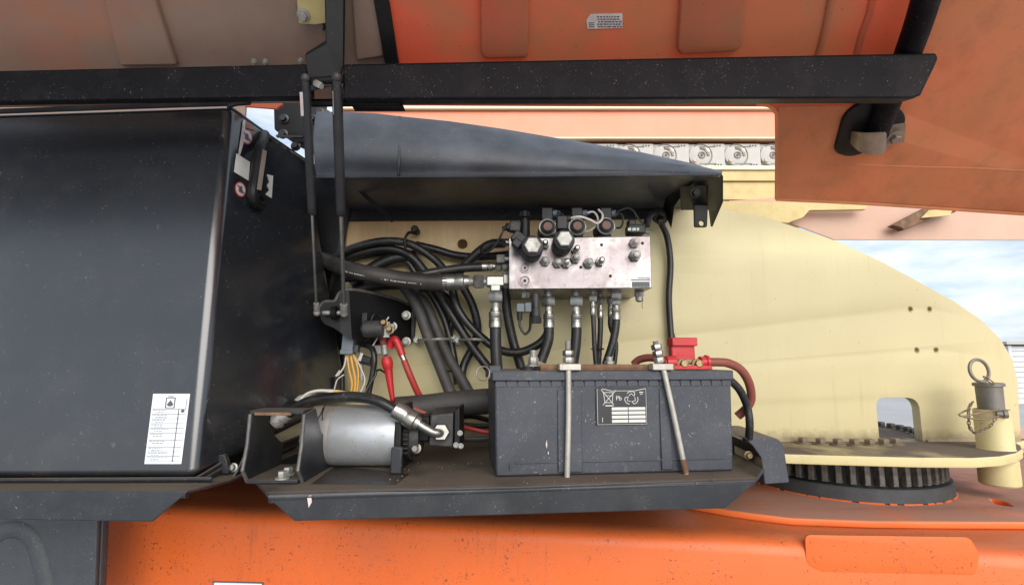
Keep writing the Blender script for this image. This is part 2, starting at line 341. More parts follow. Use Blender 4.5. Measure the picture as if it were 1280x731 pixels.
# far white building, right edge of the picture
bl = W(1268, 505, 21.5); b = thing('white_building', 'white building with horizontal boards far off at the right edge', 'building', V((bl.x+4, 21.5, -1.9)))
x0 = bl.x; part('wall', M().box((x0+.05, 21.55, -1.9), (x0+9, 27, .5)), clad, b)
part('corner_trim', M().box((x0-.02, 21.45, -1.9), (x0+.12, 21.56, .52)), clad, b)
part('roof', M().box((x0-.2, 21.3, .56), (x0+9.2, 27.2, .68)), zinc_dull, b)
for i in range(11):
    wm = Matrix.Translation((x0+.13, 21.5, -1.85+i*.215))
    inst('wall_board', 'cladboard', lambda: M().hexa([V(q) for q in ((0,0,0),(8.8,0,0),(8.8,.05,0),(0,.05,0),(0,.04,.185),(8.8,.04,.185),(8.8,.05,.185),(0,.05,.185))]), clad, b, wm)

# ------------------------------------------------------------------ chassis
ch = thing('machine_chassis', 'orange painted steel chassis below the battery tray, dusty on top', 'chassis', V((.3, 1.6, -1.0)))
CA = math.atan(-.153); CE = V((math.cos(CA), math.sin(CA), 0)); CN = V((CE.y, -CE.x, 0)); CO = V((0, 1.214, 0)); ZB = ZC-.005
def con(px, py, off=0): return WP(px, py, CO+CN*off, CN)
def c2(px, py, off=0):
    p = con(px, py, off); return ((p-CO).dot(CE), p.z)
def CF(off): return frame(CO+CN*off, CE, (0,0,1))
sl = c2(122, 700)[0]
prof = [(1.6, ZB), (.05, ZB), (.03, ZB-.002), (.014, ZB-.008), (.004, ZB-.02), (0, ZB-.035), (0, -.62), (0, -.9), (1.6, -.9)]
part('body', M().prism([CO+CE*sl-CN*y+V((0,0,z)) for y, z in prof], CE*3.2), orange, ch, .003, ang=50)
tp = [(862, 628), (912, 637), (940, 641), (990, 647), (1090, 650.5), (1215, 651.5), (1300, 652)]
pts = [WZ(a, b_, ZC+.012) for a, b_ in tp]
poly = [(p.x, p.y) for p in pts] + [(2.3, 1.2), (2.3, 2.0), (.4, 2.4)]
slot = rpoly([(WZ(a, b_, ZC+.012).x, WZ(a, b_, ZC+.012).y) for a, b_ in ((1236,622),(1256,626),(1268,633),(1246,630))], .012)
part('top_plate', plate(poly, [slot], .0168, Matrix.Translation((0,0,ZC-.0049)), .0045), dusty_deck, ch)
pan = rpoly([c2(*q) for q in ((1006,668),(1212,671),(1224,692),(1220,718),(1026,714),(1008,704))], .011)
part('raised_panel', plate(pan, [], .0049, CF(-.004), .0009), orange, ch)
part('decal_border', plate(rpoly([c2(*q) for q in ((266,725.5),(330,727),(330,790),(266,790))], .003), [], .0016, CF(-.0005), 0), ink, ch)
part('decal', plate(rpoly([c2(*q) for q in ((268,727.2),(328,728.8),(328,788),(268,788))], .003), [], .0022, CF(-.0005), 0), paper, ch)
# far deck behind the turntable
far = thing('far_chassis_deck', 'sunlit pinkish orange deck beyond the turntable, crossed by a thin dark seam', 'deck', V((2.2, 2.6, ZC+.02)))
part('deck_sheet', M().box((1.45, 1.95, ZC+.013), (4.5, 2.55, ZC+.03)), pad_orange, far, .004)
part('seam', M().box((1.45, 1.90, ZC+.005), (4.5, 1.948, ZC+.024)), boom_red, far)

# ------------------------------------------------------------------ moulded black panel, lower left
YB = 1.2
fd = thing('moulded_panel', 'black grained moulded panel with curved ridge under the left tray', 'panel', W(60, 780, YB))
part('panel_sheet', plate(rpoly(pz([(-80,640),(129,640),(122,800),(-80,800)], YB), .004), [], .02, XZ(YB+.02), .003), fender, fd)
part('edge_strip', plate(pz([(104,640),(128,640),(121,800),(96,800)], YB), [], .012, XZ(YB-.001), .004), fender, fd)
m = M(); m.tube([W(a, b_, YB+.019) for a, b_ in ((-20,690),(2,668),(20,658),(40,661),(52,675),(60,700),(66,730),(70,770))], .027, 22)
part('ridge', m, fender, fd)

# ------------------------------------------------------------------ left tray + tank
tr = thing('tank_tray', 'black folded sheet tray with scuffed lip carrying the tank', 'tray', V((-.9, 1.1, -.235)))
z0 = ZS+.002
a = WZ(236, 613, z0); c = WZ(-140, 612, z0)
top = [(c.x, a.y), (a.x, a.y), (WZ(280,602,z0).x, WZ(280,602,z0).y), (WZ(283,601,z0).x+.02, 1.4), (c.x, 1.4)]
part('base_sheet', plate(top, [], .004, Matrix.Translation((0,0,z0-.004)), .001), steel_black, tr)
lipY = a.y - .004
l0, l1, l2, l3 = W(-140, 613, lipY), W(236, 613, lipY), W(190, 652, lipY-.01), W(-140, 647, lipY-.01)
part('light_stop', M().box((-2.4, 1.75, ZC-.2), (.5, 1.76, ZS-.012)).box((-2.4, 1.4965, ZS-.011), (.5, 1.77, ZS-.006)), plain_black, tr)  # added black sheets that block light from behind the trays
part('front_lip', M().prism([l0, l1, l2, l3], (0, .004, 0)), steel_black, tr, .002)
part('lip_fold', M().cyl(V((c.x, a.y+.002, z0-.006)), V((a.x-.003, a.y+.002, z0-.006)), .0065, n=12), steel_black, tr)
q = [WZ(282, 602, z0), W(289, 596, 1.04), W(296, 586, 1.045), W(303, 571, 1.05)]
m = M()
for i in range(3): m.prism([q[i], q[i+1], q[i+1]+V((.004,0,-.002)), q[i]+V((.002,0,-.004))], (-.01, .3, 0))
part('end_flange', m, steel_black, tr, .001)

# tank: leaning front, splayed side
FB, FT = .985, 1.105
tb = [W(-150, 600, FB), W(243, 598, FB), W(437, 500, 1.475), W(-150, 500, 1.475)]
tt = [W(-150, 146, FT), W(287, 131, FT), W(385, 198, 1.36), W(-150, 190, 1.36)]
tk = thing('black_tank', 'big glossy black sheet metal tank with leaning front at the left', 'tank', V((-.9, 1.2, -.22)))
part('shell', M().hexa([p for p in tb] + [p for p in tt]), tank_black, tk, .016, 6)
# rim flange on the top edge and base seam
m = M(); m.tube([tt[0]+V((0,-.004,.0)), tt[1]+V((-.012,-.004,.0)), tt[1]+V((-.004,.006,-.004)), tt[1].lerp(tt[2], .5)+V((-.006,0,-.008)), tt[2]+V((-.006,0,-.008))], .006, 8, 6)
part('top_rim', m, steel_black, tk)
m = M()
for k, (dz, dy, rr) in enumerate(((.0, -.003, .004), (-.011, -.007, .0045))):
    m.tube([tb[0]+V((0,dy,dz)), tb[1]+V((-.012,dy,dz)), tb[1]+V((.002,.008+dy,dz)), tb[1].lerp(tb[2], .12)+V((.002,0,dz+.004))], rr, 8, 6)
part('base_seam', m, steel_black, tk)
fn = (tb[1]-tb[0]).cross(tt[0]-tb[0]).normalized(); fn = fn if fn.y < 0 else -fn
sn = (tb[2]-tb[1]).cross(tt[1]-tb[1]).normalized(); sn = sn if sn.x > 0 else -sn
def onplane(p0, n, off): return lambda a, b_: WP(a, b_, p0, n) + n*off
TF, TS_ = (tb[0], fn), (tb[1]*.5+tt[2]*.5, sn)
def flat(pts, plane, off, th=.0006):
    p0, n = plane; m = M(); m.prism([WP(a, b_, p0, n) + n*(off-th) for a, b_ in pts], n*th); return m
def flats(quads, plane, off, th=.0005):
    p0, n = plane; m = M()
    for pts in quads: m.prism([WP(a, b_, p0, n) + n*(off-th) for a, b_ in pts], n*th)
    return m
def stick(u, v): # sticker coordinates 0..1 -> photo
    return ((192-11*v)+ (46)*u, 492+87.5*v)
def srect(u0, v0, u1, v1): return [stick(u0,v0), stick(u1,v0), stick(u1,v1), stick(u0,v1)]
stk = part('oil_chart_sticker', flat([stick(0,0),stick(1,0),stick(1,1),stick(0,1)], TF, .0012), paper, tk, label='white oil chart sticker with a drop symbol and table rows')
rows = [.22, .29, .355, .425, .49, .56, .66, .76, .825, .89, .955]
qd = [srect(.03, v-.004, .95, v+.003) for v in rows] + [srect(.74, .22, .765, .97)] + [srect(.93,.07,.945,.22)]
part('table_lines', flats(qd, TF, .0018), ink_soft, stk)
tx = []
for k, v in enumerate(rows[:-1]):
    for j, (u, ln) in enumerate(((.06, random.uniform(.3,.55)), (.15, random.uniform(.2,.32)))):
        x = u; vv = v + .018 + j*.026
        while x < u+ln:
            l = random.uniform(.03, .09); tx.append(srect(x, vv-.004, min(x+l, u+ln), vv+.005)); x += l+.022
part('table_text', flats(tx, TF, .0019), ink_soft, stk)
qd = [srect(.37,.055,.63,.065), srect(.37,.195,.63,.205), srect(.37,.055,.395,.205), srect(.605,.055,.63,.205), srect(.42,.035,.58,.045)]
drop = [stick(.5+.085*math.sin(t)*(1 if math.cos(t) < 0 else (1-math.cos(t))**.8), .15-.042*math.cos(t)*(1.5 if math.cos(t) > 0 else .7)) for t in [2*math.pi*i/18 for i in range(18)]]
dot = [stick(.865+.05*math.cos(2*math.pi*i/12), .245+.024*math.sin(2*math.pi*i/12)) for i in range(12)]
part('drop_symbol', flats(qd+[drop, dot], TF, .002), ink, stk)
# stickers on the tank's side
part('faded_strip', flat([(303,152),(306,150),(306,172),(299,196),(297,196)], TS_, .0015), labelpink, tk)
part('corner_sticker', flat([(306,150),(316,158),(319,164),(307,160)], TS_, .0015), knob_brown, tk)
for (cx, cy) in ((308, 171.5), (300, 237)):
    rg = part('warning_disc', flat([(cx+8*math.cos(t)*.85+1.2*math.sin(t), cy+9.5*math.sin(t)) for t in [2*math.pi*i/24 for i in range(24)]], TS_, .0014), inkred, tk)
    part('disc_face', flat([(cx+6.6*math.cos(t)*.85+1.2*math.sin(t), cy+8*math.sin(t)) for t in [2*math.pi*i/24 for i in range(24)]], TS_, .0018), labelpink, rg)
    part('pictogram', flats([[(cx-1.5,cy-4),(cx+1.5,cy-4),(cx+2,cy+1),(cx+3,cy+4),(cx+1,cy+5),(cx-3,cy+2)], [(cx-4.5,cy-5),(cx-3.5,cy-6),(cx+5,cy+5.5),(cx+4,cy+6.5)]], TS_, .0024), ink, rg)
part('white_sticker', flat([(295,192),(312,203),(310,226),(292,215)], TS_, .0015), labelwh, tk)
part('torn_sticker', flat([(333,218),(341,220),(339,248),(331,243),(336,238),(333,232),(336,228)], TS_, .0015), labelwh, tk)
m = M(); p0, n = TF
for x, y, l, a_ in ((152,277,20,-.06),(60,420,9,.9),(215,330,8,.4),(240,452,10,-.5),(30,300,8,.3),(120,520,6,1.2),(82,505,5,1.5)):
    A1 = WP(x,y,p0,n)+n*.0002; A2 = WP(x+l*math.cos(a_),y+l*math.sin(a_),p0,n)+n*.0002; A3 = WP(x+l*.5*math.cos(a_)+.3,y+l*.5*math.sin(a_)-.8,p0,n)+n*.0002
    m.tube([A1,A3,A2], .0005, 5, 4)
part('scratches', m, edge_wear_highlight, tk, kind='stuff')
# bail handle
o = lambda a, b_, off: WP(a, b_, TS_[0]+sn*off, sn)
hd = part('handle', M().tube([o(331,168,.004), o(330,176,.022), o(325,186,.03), o(320,215,.03), o(316,240,.028), o(318,253,.02), o(325,258,.004)], .0115, 10), plain_black, tk)
part('handle_wear', M().prism([o(328,187,.041), o(333,189,.041), o(326,238,.041), o(321,237,.041)], sn*.0015), handle_tan, hd)
for a_, b_ in ((333,175),(325,248)): bolt(hd, o(a_, b_, .012), sn, .006, .016, plain_black)
# tab at the tank's foot
part('foot_tab', M().prism([W(268,569,1.04), W(280,568,1.04), W(284,578,1.04), W(285,592,1.04), W(272,590,1.04), W(276,582,1.04)], (0,.012,0)), steel_black, tk, .001)
bolt(tk, W(292, 584, 1.06), (0,-1,.2), .006, .01, zinc_dull)

# ------------------------------------------------------------------ right tray (battery tray)
bt = thing('battery_tray', 'black folded steel tray under battery and pump, dusty with bent front lip', 'tray', V((.05, 1.2, ZS)))
f0, f1, f2 = WZ(333, 615, ZS), WZ(640, 608, ZS), WZ(945, 597, ZS)
bk0, bk1 = V((f0.x-.03, 1.46, 0)), V((f2.x+.06, 1.46, 0))
part('base_sheet', plate([(f0.x,f0.y),(f1.x,f1.y),(f2.x,f2.y),(WZ(955,575,ZS).x+.02, 1.3),(bk1.x-.12,1.494),(bk0.x-.0,1.494),(WZ(318,600,ZS).x,WZ(318,600,ZS).y)], [], .005, Matrix.Translation((0,0,ZS-.005)), .001), steel_black, bt)
dirn = (f2-f0).normalized(); nrm = V((dirn.y, -dirn.x, 0))
lf0, lf2 = f0+nrm*.006+V((0,0,-.004)), f2+nrm*.006+V((0,0,-.004))
def onlip(a_, b_): return WP(a_, b_, lf0, nrm)
lb0, lb2 = onlip(368, 651), onlip(906, 635)
part('front_lip', M().prism([lf0, lb0, lb2, lf2], nrm*-.005), steel_black, bt, .0015)
part('lip_fold', M().cyl(f0+nrm*-.003+V((.006,0,-.0085)), f2+nrm*-.003+V((-.006,0,-.0085)), .0098, n=14), steel_black, bt)
m = M(); q = [WZ(320, 603, ZS), W(311, 588, f0.y+.03), W(307, 570, f0.y+.035)]
# right end upstand: curved rim + cover
q = [f2+V((-.002,0,-.003)), W(954, 585, f2.y+.02), W(952, 572, f2.y+.05), W(941, 556, f2.y+.08), W(932, 547, f2.y+.12)]
m = M()
for i in range(4): m.prism([q[i], q[i+1], q[i+1]+V((.004,0,-.004)), q[i]+V((.004,0,-.004))], (.012, .16, 0))
part('end_upstand', m, steel_black, bt, .001)
e = [W(922,546,1.2), W(962,545,1.24), W(982,552,1.25), W(985,558,1.25)]
part('end_cover', M().prism(rpoly([W(920,547,1.17), W(978,546,1.17), W(987,603,1.17), W(956,605,1.17), W(953,580,1.17), W(944,560,1.17)], [0,.03,.004,.004,.02,.02], 7), (.0, .17, .004)), battery_black, bt, .002)
bolt(bt, W(936, 569, 1.13), (-.2,-1,.1), .0065, .012, brass)
part('lip_scuff', M().prism([onlip(384,620)+nrm*.0005, onlip(389,618)+nrm*.0005, onlip(390,627)+nrm*.0005, onlip(386,634)+nrm*.0005], nrm*.0006), labelpink, bt)
part('grey_patch', plate([(WZ(a_, b_, ZS).x, WZ(a_, b_, ZS).y) for a_, b_ in ((388,605),(494,606),(512,592),(420,582))], [], .001, Matrix.Translation((0,0,ZS-.0004))), tray_dark, bt)  # darker brown area on the tray below the motor
# rubble of dirt on the tray
m = M()
for i in range(70):
    p = WZ(random.uniform(430, 900), random.uniform(572, 604), ZS+.001); m.ball(p, random.uniform(.0008, .0022), 5)
part('dirt_crumbs', m, rust, bt, kind='stuff')

# U bracket
ub = thing('channel_bracket', 'open black U channel bracket with rusty top bar on tray left end', 'bracket', WZ(345, 602, ZS))
Yb = .985
XR, XL = W(375, 560, Yb).x, W(307, 560, Yb).x
zt = W(370, 515, Yb).z; zb = ZS+.002; zm = W(370, 555, Yb).z
def legp(x, sk=0): return [V((x, y, z)) for y, z in ((Yb+.01, zb), (Yb-.012, zb+.025), (Yb, zm), (Yb+.004, zt-.004), (Yb+.055, zt+.002), (Yb+.09, zm+.01), (Yb+.15, zb+.045), (Yb+.14, zb))]
part('side_leg', M().prism(legp(XR), (.006, 0, 0)), steel_black, ub, .0012)
part('side_leg', M().prism(legp(XL), (.006, 0, 0)), steel_black, ub, .0012)
for x_ in (XR, XL):
    part('worn_edge', M().tube([p+V((.003,-.0005,0)) for p in legp(x_)[:4]], .0036, 8, 1), edge_wear_highlight, ub)
part('bottom_plate', M().box((XL+.0065, Yb-.004, zb), (XR-.0005, Yb+.14, zb+.006)), steel_black, ub, .001)
part('top_bar', M().cbox(V(((XL+XR)/2, Yb+.035, zt-.001)), (XR-XL-.0005, .055, .007)), steel_black, ub, .001)
part('rusty_edge', M().cbox(V(((XL+XR)/2-.006, Yb+.0055, zt-.0035)), (.07, .0035, .006)), rust, ub, .001)
for a_, b_ in ((359, 596), (352, 601)):
    p = WZ(a_+1, b_-3, zb+.006); bolt(ub, p, (0,0,1), .009, .014, zinc_dull)

# ------------------------------------------------------------------ pump motor
YM = 1.15
mo = thing('pump_motor', 'silver cylindrical electric motor with black pump end lying on the tray', 'motor', V((W(445,541,YM).x, YM, ZS)))
ca, cb = W(384, 543, YM), W(501, 541, YM); cb.z = ca.z; ax = (cb-ca).normalized(); r = .0645; Lm = (cb-ca).length
part('end_cap', M().lathe(ca, ax, [(0, r*.55), (.004, r*.8), (.016, r*.955), (.03, r*.985), (Lm*.32, r*.985)], 40), motor_grey, mo)
part('motor_body', M().lathe(ca+ax*(Lm*.32), ax, [(0, r*.985), (.003, r), (Lm*.68, r)], 48), motor_silver, mo)
part('stamp_dimple', M().torus(W(461, 558, YM-.061), (0,-1,-.25), .0075, .0011, 20, 6), zinc_dull, mo)
part('stamp_mark', M().torus(W(461, 558, YM-.061), (0,-1,-.25), .003, .0011, 14, 6), zinc_dull, mo)
fl = cb+ax*.001
part('flange', M().prism([fl+V((0, y, z)) for y, z in ((-.068,.04),(-.04,.068),(.05,.068),(.07,.03),(.07,-.0665),(-.07,-.0665),(-.068,-.03))], ax*.014), plain_black, mo, .003)
part('foot', M().box((fl.x-.002, YM-.085, ZS+.001), (fl.x+.02, YM-.0705, ZS+.052)), steel_black, mo, .002)
part('pump_neck', M().lathe(fl+ax*.0145, ax, [(0,.05),(.01,.052),(.011,.044),(.03,.044)], 24), dark_pl2, mo)
m = M()
for k in range(8): m.lathe(fl+ax*.016+V((0,-.052,-.03+k*.009)), ax, [(0,.0035),(.01,.0035)], 8)
part('spline_ridges', m, plain_black, mo, kind='stuff')
bo = thing('pump_block', 'dark square gear pump block with steel hex outlet right of silver motor', 'pump', V((W(555,535,YM).x, YM, W(555,560,YM-.03).z)))
yb0 = YM-.03
part('block', M().hexa([W(536,557,yb0), W(566,559,yb0), W(566,559,yb0)+V((0,.09,0)), W(536,557,yb0)+V((0,.09,0)), W(538,518,yb0), W(567,516,yb0), W(567,512,yb0)+V((0,.09,0)), W(538,514,yb0)+V((0,.09,0))]), dark_pl2, bo, .003)
part('adapter', M().hexa([W(512,552,yb0+.01), W(537,552,yb0+.01), W(537,552,yb0+.01)+V((0,.07,0)), W(512,552,yb0+.01)+V((0,.07,0)), W(512,524,yb0+.01), W(537,520,yb0+.01), W(537,518,yb0+.01)+V((0,.07,0)), W(512,522,yb0+.01)+V((0,.07,0))]), plain_black, bo, .004)
part('end_plate', M().hexa([W(567.5,562,yb0-.006), W(575,560,yb0-.006), W(575,560,yb0-.006)+V((0,.1,0)), W(567.5,562,yb0-.006)+V((0,.1,0)), W(568,512,yb0-.006), W(574.5,509,yb0-.006), W(574.5,509,yb0-.006)+V((0,.1,0)), W(568,512,yb0-.006)+V((0,.1,0))]), plain_black, bo, .002)
for a_, b_ in ((570,556),(575,541),(576,557)): bolt(bo, W(a_, b_, yb0-.008), (0,-1,0), .004, .008, zinc_dull)
bolt(bo, W(521, 560, yb0), (-.2,-1,.1), .007, .014, zinc_dull)
part('outlet_nut', M().hexn(W(551,539,yb0-.001), W(551,540,yb0-.022), .019), zinc, bo)

# hose over the motor
def fit_profile(l, r): return [(0, r*.9), (l*.04, r), (l*.4, r), (l*.43, r*.94), (l*.5, r*.94), (l*.53, r), (l*.8, r), (l*.84, r*.8), (l, r*.72)]
hm = thing('pump_hose', 'black hydraulic hose arching over the silver motor to the pump outlet', 'hose', W(430, 495, YM-.02))
P = [W(352,527,YM+.02), W(366,512,YM+.02), W(385,502,YM), W(412,497,YM-.02), W(445,496,YM-.04), W(472,501,YM-.06), W(497,514,YM-.065)]
part('hose_line', M().tube(P, R(6.3, YM), 14, 10), rubber, hm)
e0, e1 = W(493,511,YM-.065), W(524,530,YM-.065); d = (e1-e0).normalized()
part('crimp_sleeve', M().lathe(e0, d, fit_profile((e1-e0).length, R(11, YM)), 26), zinc, hm)
part('elbow_pipe', M().tube([e1-d*.004, W(532,535,YM-.065), W(541,540,YM-.062), W(548,541,YM-.056), W(551,540.5,YM-.045)], R(5.2, YM), 14, 8), zinc, hm)
e0, e1 = W(358,516,YM+.02), W(343,530,YM+.02); d = (e1-e0).normalized()
part('crimp_sleeve', M().lathe(e0, d, fit_profile((e1-e0).length, R(10, YM)), 20), zinc_dull, hm)
m = M(); m.tube([W(404,509,YM-.05), W(402,515,YM-.06), W(397,524,YM-.06)], .0012, 6); m.tube([W(407,505,YM-.05), W(403,516,YM-.06), W(403,525,YM-.06)], .0012, 6)
single('loose_wire_pair', m, plain_black, 'two thin black wires hanging at the left end of the motor', 'wire')
m = M(); m.tube([W(372,503,1.2), W(384,492,1.2), W(400,488,1.2), W(420,490,1.2), W(440,494,1.2), W(470,499,1.18)], .0035, 8)
m.tube([W(380,500,1.22), W(392,490,1.22), W(415,488,1.22), W(440,492,1.22)], .003, 8)
single('grey_wire_loop', m, white_wire, 'pale grey wire loop behind the hose over the motor', 'wire')
single('wire_end_sleeve', M().cyl(W(418,489,1.19), W(432,492,1.19), .004), yel_wire, 'small yellow sleeve on the grey wire loop above the motor', 'sleeve')
single('grey_rag', M().prism([W(366,500,1.24), W(373,494,1.24), W(388,490,1.24), W(394,500,1.24), W(380,506,1.24)], (0,.03,0)), zinc_dull, 'crumpled grey flap behind the channel bracket', 'flap', bevel=.003)
# big conduit behind the pump
m = M(); m.tube([W(495,512,1.33), W(530,509,1.34), W(575,504,1.345), W(640,500,1.35), W(760,500,1.36)], R(15.5, 1.34), 18, 6)
single('suction_conduit', m, rubber_grey, 'thick matt black conduit running behind the pump to the battery', 'conduit')
m = M(); m.tube([W(572,531,1.3), W(590,536,1.29), W(622,541,1.29), W(700,542,1.3)], .0055, 8)
single('red_lead', m, red_cable, 'red cable running low behind the battery from the pump', 'cable')
m = M(); m.tube([W(575,548,1.26), W(600,548,1.26), W(630,545,1.26), W(700,545,1.27)], .0055, 8)
single('grey_lead', m, rubber_grey, 'dusty grey cable low behind the battery beside the pump', 'cable')
m = M(); m.tube([W(570,523,1.4), W(590,520,1.4), W(622,526,1.4), W(700,530,1.4)], .007, 8); m.tube([W(570,530,1.42), W(600,532,1.42), W(640,530,1.42)], .007, 8)
single('dark_lead', m, rubber, 'black cable pair in the dark gap between pump and battery', 'cable')
single('copper_pipe_end', M().cyl(W(517,511,1.2), W(536,518,1.2), .0075, .004), old_cable, 'tapered red rubber boot lying behind the pump block', 'boot')

# ------------------------------------------------------------------ battery (local frame)
B0 = WZ(618, 597, ZS); B1 = WZ(920, 589, ZS); th = math.atan2(B1.y-B0.y, B1.x-B0.x); BW = (B1-B0).length; BH = W(612, 464, B0.y).z - ZS; BD = .2
B0.z = ZS+.001
ba = thing('battery', 'large dusty black lead acid battery with recycling label on the tray', 'battery', B0, None, th)
LX = lambda px: (px-615)/304*BW
LZ = lambda py: (596-py)/132.5*BH
def P8(x0,x1,y0,y1,z0,z1,t=0): # taper t at bottom
    return [V(q) for q in ((x0+t,y0+t,z0),(x1-t,y0+t,z0),(x1-t,y1-t,z0),(x0+t,y1-t,z0),(x0,y0,z1),(x1,y0,z1),(x1,y1,z1),(x0,y1,z1))]
part('case', M().hexa(P8(0, BW, 0, BD, 0, LZ(477), .003)), battery_black, ba, .004, local=True)
part('lid', M().hexa(P8(-.006, BW+.003, -.006, BD+.004, LZ(476.5), BH, 0)), battery_black, ba, .0025, local=True)
n = 22; pitch = BW/n
def tabm(): return M().box((.0012, -.0018, 0), (pitch-.0012, .001, .0115))
for i in range(n):
    wm = MW[ba] @ Matrix.Translation((i*pitch, 0, LZ(476.5)-.0117)); inst('lid_tab', 'lidtab', tabm, battery_black, ba, wm, .0008)
part('moulded_line', M().box((LX(640), -.001, LZ(580)), (LX(905), .002, LZ(578.6))).box((LX(633), -.001, LZ(588)), (LX(635), .002, LZ(580))), battery_black, ba, .0005, local=True)
part('corner_lug', M().box((-.012, -.004, BH-.006), (.012, .03, BH+.010)), battery_black, ba, .002, local=True)
for x0, x1 in ((692, 722), (822, 836)):
    part('moulded_band', M().hexa(P8(LX(x0), LX(x1), -.002, .004, LZ(592), LZ(488))), battery_black, ba, .0015, local=True)
# label
la = part('battery_label', M().box((LX(740), -.0022, LZ(534)), (LX(806), .003, LZ(486))), labelbk, ba, .001, local=True)
yl = -.0026
def bar(m, x0, z0, x1, z1, wd):
    a_ = V((LX(x0), yl, LZ(z0))); c_ = V((LX(x1), yl, LZ(z1))); d_ = (c_-a_).normalized(); s_ = V((-d_.z, 0, d_.x))*wd/2
    m.prism([a_-s_, c_-s_, c_+s_, a_+s_], (0, .0008, 0))
m = M(); wd = .0011
bar(m, 747,488, 763,508, wd); bar(m, 766,489, 749,508, wd); bar(m, 750,492,751.5,505,wd); bar(m, 762,492,761,505,wd); bar(m,749,492,764,492,wd); bar(m,751.5,505,761,505,wd); bar(m,752,509,762,509,.002); bar(m,752,496,761,496,wd*.8)
bar(m,748,487,760,490,wd); bar(m,760,490,790,490,wd*.7); bar(m,790,490,804,487,wd)
part('bin_symbol', m, labelwh, la, local=True)
me = text('Pb', .0125); me.transform(Matrix.Translation((LX(765.5), yl, LZ(502))) @ Matrix.Rotation(math.pi/2, 4, 'X')); part('lettering', me, labelwh, la, local=True)
m = M(); c0 = (785.5, 499.5)
for k in range(3):
    an = math.radians(-90+120*k)
    P_ = [(c0[0]+rr_*math.cos(an+da), c0[1]+rr_*math.sin(an+da)) for rr_, da in ((8.2,-.72),(9.0,-.25),(9.0,.25),(8.2,.62),(4.2,.95))]
    for u_, v_ in zip(P_[:-1], P_[1:]): bar(m, *u_, *v_, .0012)
    Q_ = [(c0[0]+rr_*math.cos(an+da), c0[1]+rr_*math.sin(an+da)) for rr_, da in ((4.4,-.85),(6.2,0),(4.4,.75))]
    for u_, v_ in zip(Q_[:-1], Q_[1:]): bar(m, *u_, *v_, .001)
part('recycling_symbol', m, labelwh, la, local=True)
m = M()
for i in range(4):
    z = 513 + i*5.3; bar(m, 760, z, 780.5, z, .0062*.95); bar(m, 781.5, z, 803, z, .0062*.95)
part('white_bars', m, labelwh, la, local=True)
m = M(); bar(m, 748, 524, 748, 530, .001); bar(m, 742,533,805,533,.0006); bar(m, 804.5,487,804.5,533,.0006); bar(m, 742,487,742,533,.0006); bar(m,796,492,801,492,.002); bar(m,797,494.5,800,494.5,.001)
part('label_edge', m, labelwh, la, local=True)
m = M()
for x, y, h_, w_ in ((678,562,11,2.2),(680,570,5,1.5),(664,505,3,1),(861,512,3,1)): m.prism([V((LX(x), -.0012, LZ(y))), V((LX(x+w_*.5), -.0012, LZ(y-h_*.4))), V((LX(x+.3), -.0012, LZ(y-h_))), V((LX(x-w_*.5), -.0012, LZ(y-h_*.5)))], (0,.002,0))
part('scuff_marks', m, labelpink, ba, local=True, kind='stuff')
# filler caps and posts on top
for a_, rr in ((660, .017), (676, .019), (740, .017), (763, .02), (820, .017)):
    part('cap', M().lathe(V((LX(a_), .05, BH-.001)), (0,0,1), [(0, rr), (.005, rr), (.0065, rr*.93), (.0068, rr*.7), (.009, rr*.65)], 20), dark_pl, ba, local=True)
# hold-down
def L2W(x, y, z): return MW[ba] @ V((x, y, z))
hb = thing('hold_down_bar', 'rusty flat bar clamped across the battery top', 'clamp bar', L2W(LX(760), .03, BH+.009))
def hbar(x0, x1, y0, y1, z0, z1): return M().hexa([L2W(*q) for q in P8(x0, x1, y0, y1, z0, z1)])
part('bar', hbar(LX(672), LX(846), .0055, .03, BH+.0005, BH+.004), rust, hb, .0008)
part('bar_flange', hbar(LX(672), LX(846), .0055, .0095, BH+.0042, BH+.0125), rust, hb, .0008)
for (x0, x1, xb, tilt, word, nn) in ((705, 701.5, 706, 0, 'upright dull steel hold-down rod in front of the battery, left of its label', 2), (826, 850, 824, -.16, 'slanting rust-tipped hold-down rod in front of the battery, right of its label', 3)):
    hr = thing('hold_down_rod', word, 'rod', L2W(LX(x1), -.012, .0), 'battery hold-down rods')
    part('rod', M().tube([L2W(LX(x0), -.011, BH+.006), L2W(LX(x0*.55+x1*.45)+.001, -.012, BH*.55), L2W(LX(x1), -.011, -.0005)], R(3.4, 1.04), 12, 8), rod_grey, hr)
    if nn == 3: part('rusty_tip', M().tube([L2W(LX(x1-3.3), -.0112, BH*.14), L2W(LX(x1), -.011, .0005)], R(3.7, 1.04), 12), rust, hr, label='rusty lower end of the slanting rod')
    part('clamp_block', hbar(LX(xb-13), LX(xb+14), -.018, .005, BH+.001, BH+.0140), rod_grey, hr, .0015)
    up = V((tilt, 0, 1)).normalized(); p = L2W(LX(xb), -.002, BH+.0137)
    part('stud', M().lathe(p, up, [(i_*.0008, .0062 if i_ % 2 else .0054) for i_ in range(60)], 12), zinc_dull, hr)
    for k in range(nn):
        part('nut', M().hexn(p+up*(.002+k*.0135), p+up*(.0135+k*.0135), .0112), zinc if k else zinc_dull, hr)
tpost = [(671, 433, 'small bolted terminal post at the left end of the battery top'), (776, 441, 'short dull terminal post right of the middle of the battery top')]
for a_, tp_, lab in tpost:
    p = L2W(LX(a_), .09, BH+.0005); hh = (457-tp_)/640*1.12
    t = thing('terminal_post', lab, 'terminal', p, 'bare posts on the battery top')
    part('post_base', M().hexn(p, p+V((0,0,.011)), .016), zinc_dull, t)
    part('post_nut', M().hexn(p+V((0,0,.0112)), p+V((0,0,hh*.65)), .0115), zinc_dull, t); part('post_stud', M().cyl(p+V((0,0,hh*.5)), p+V((0,0,hh)), .0075), zinc_dull, t)
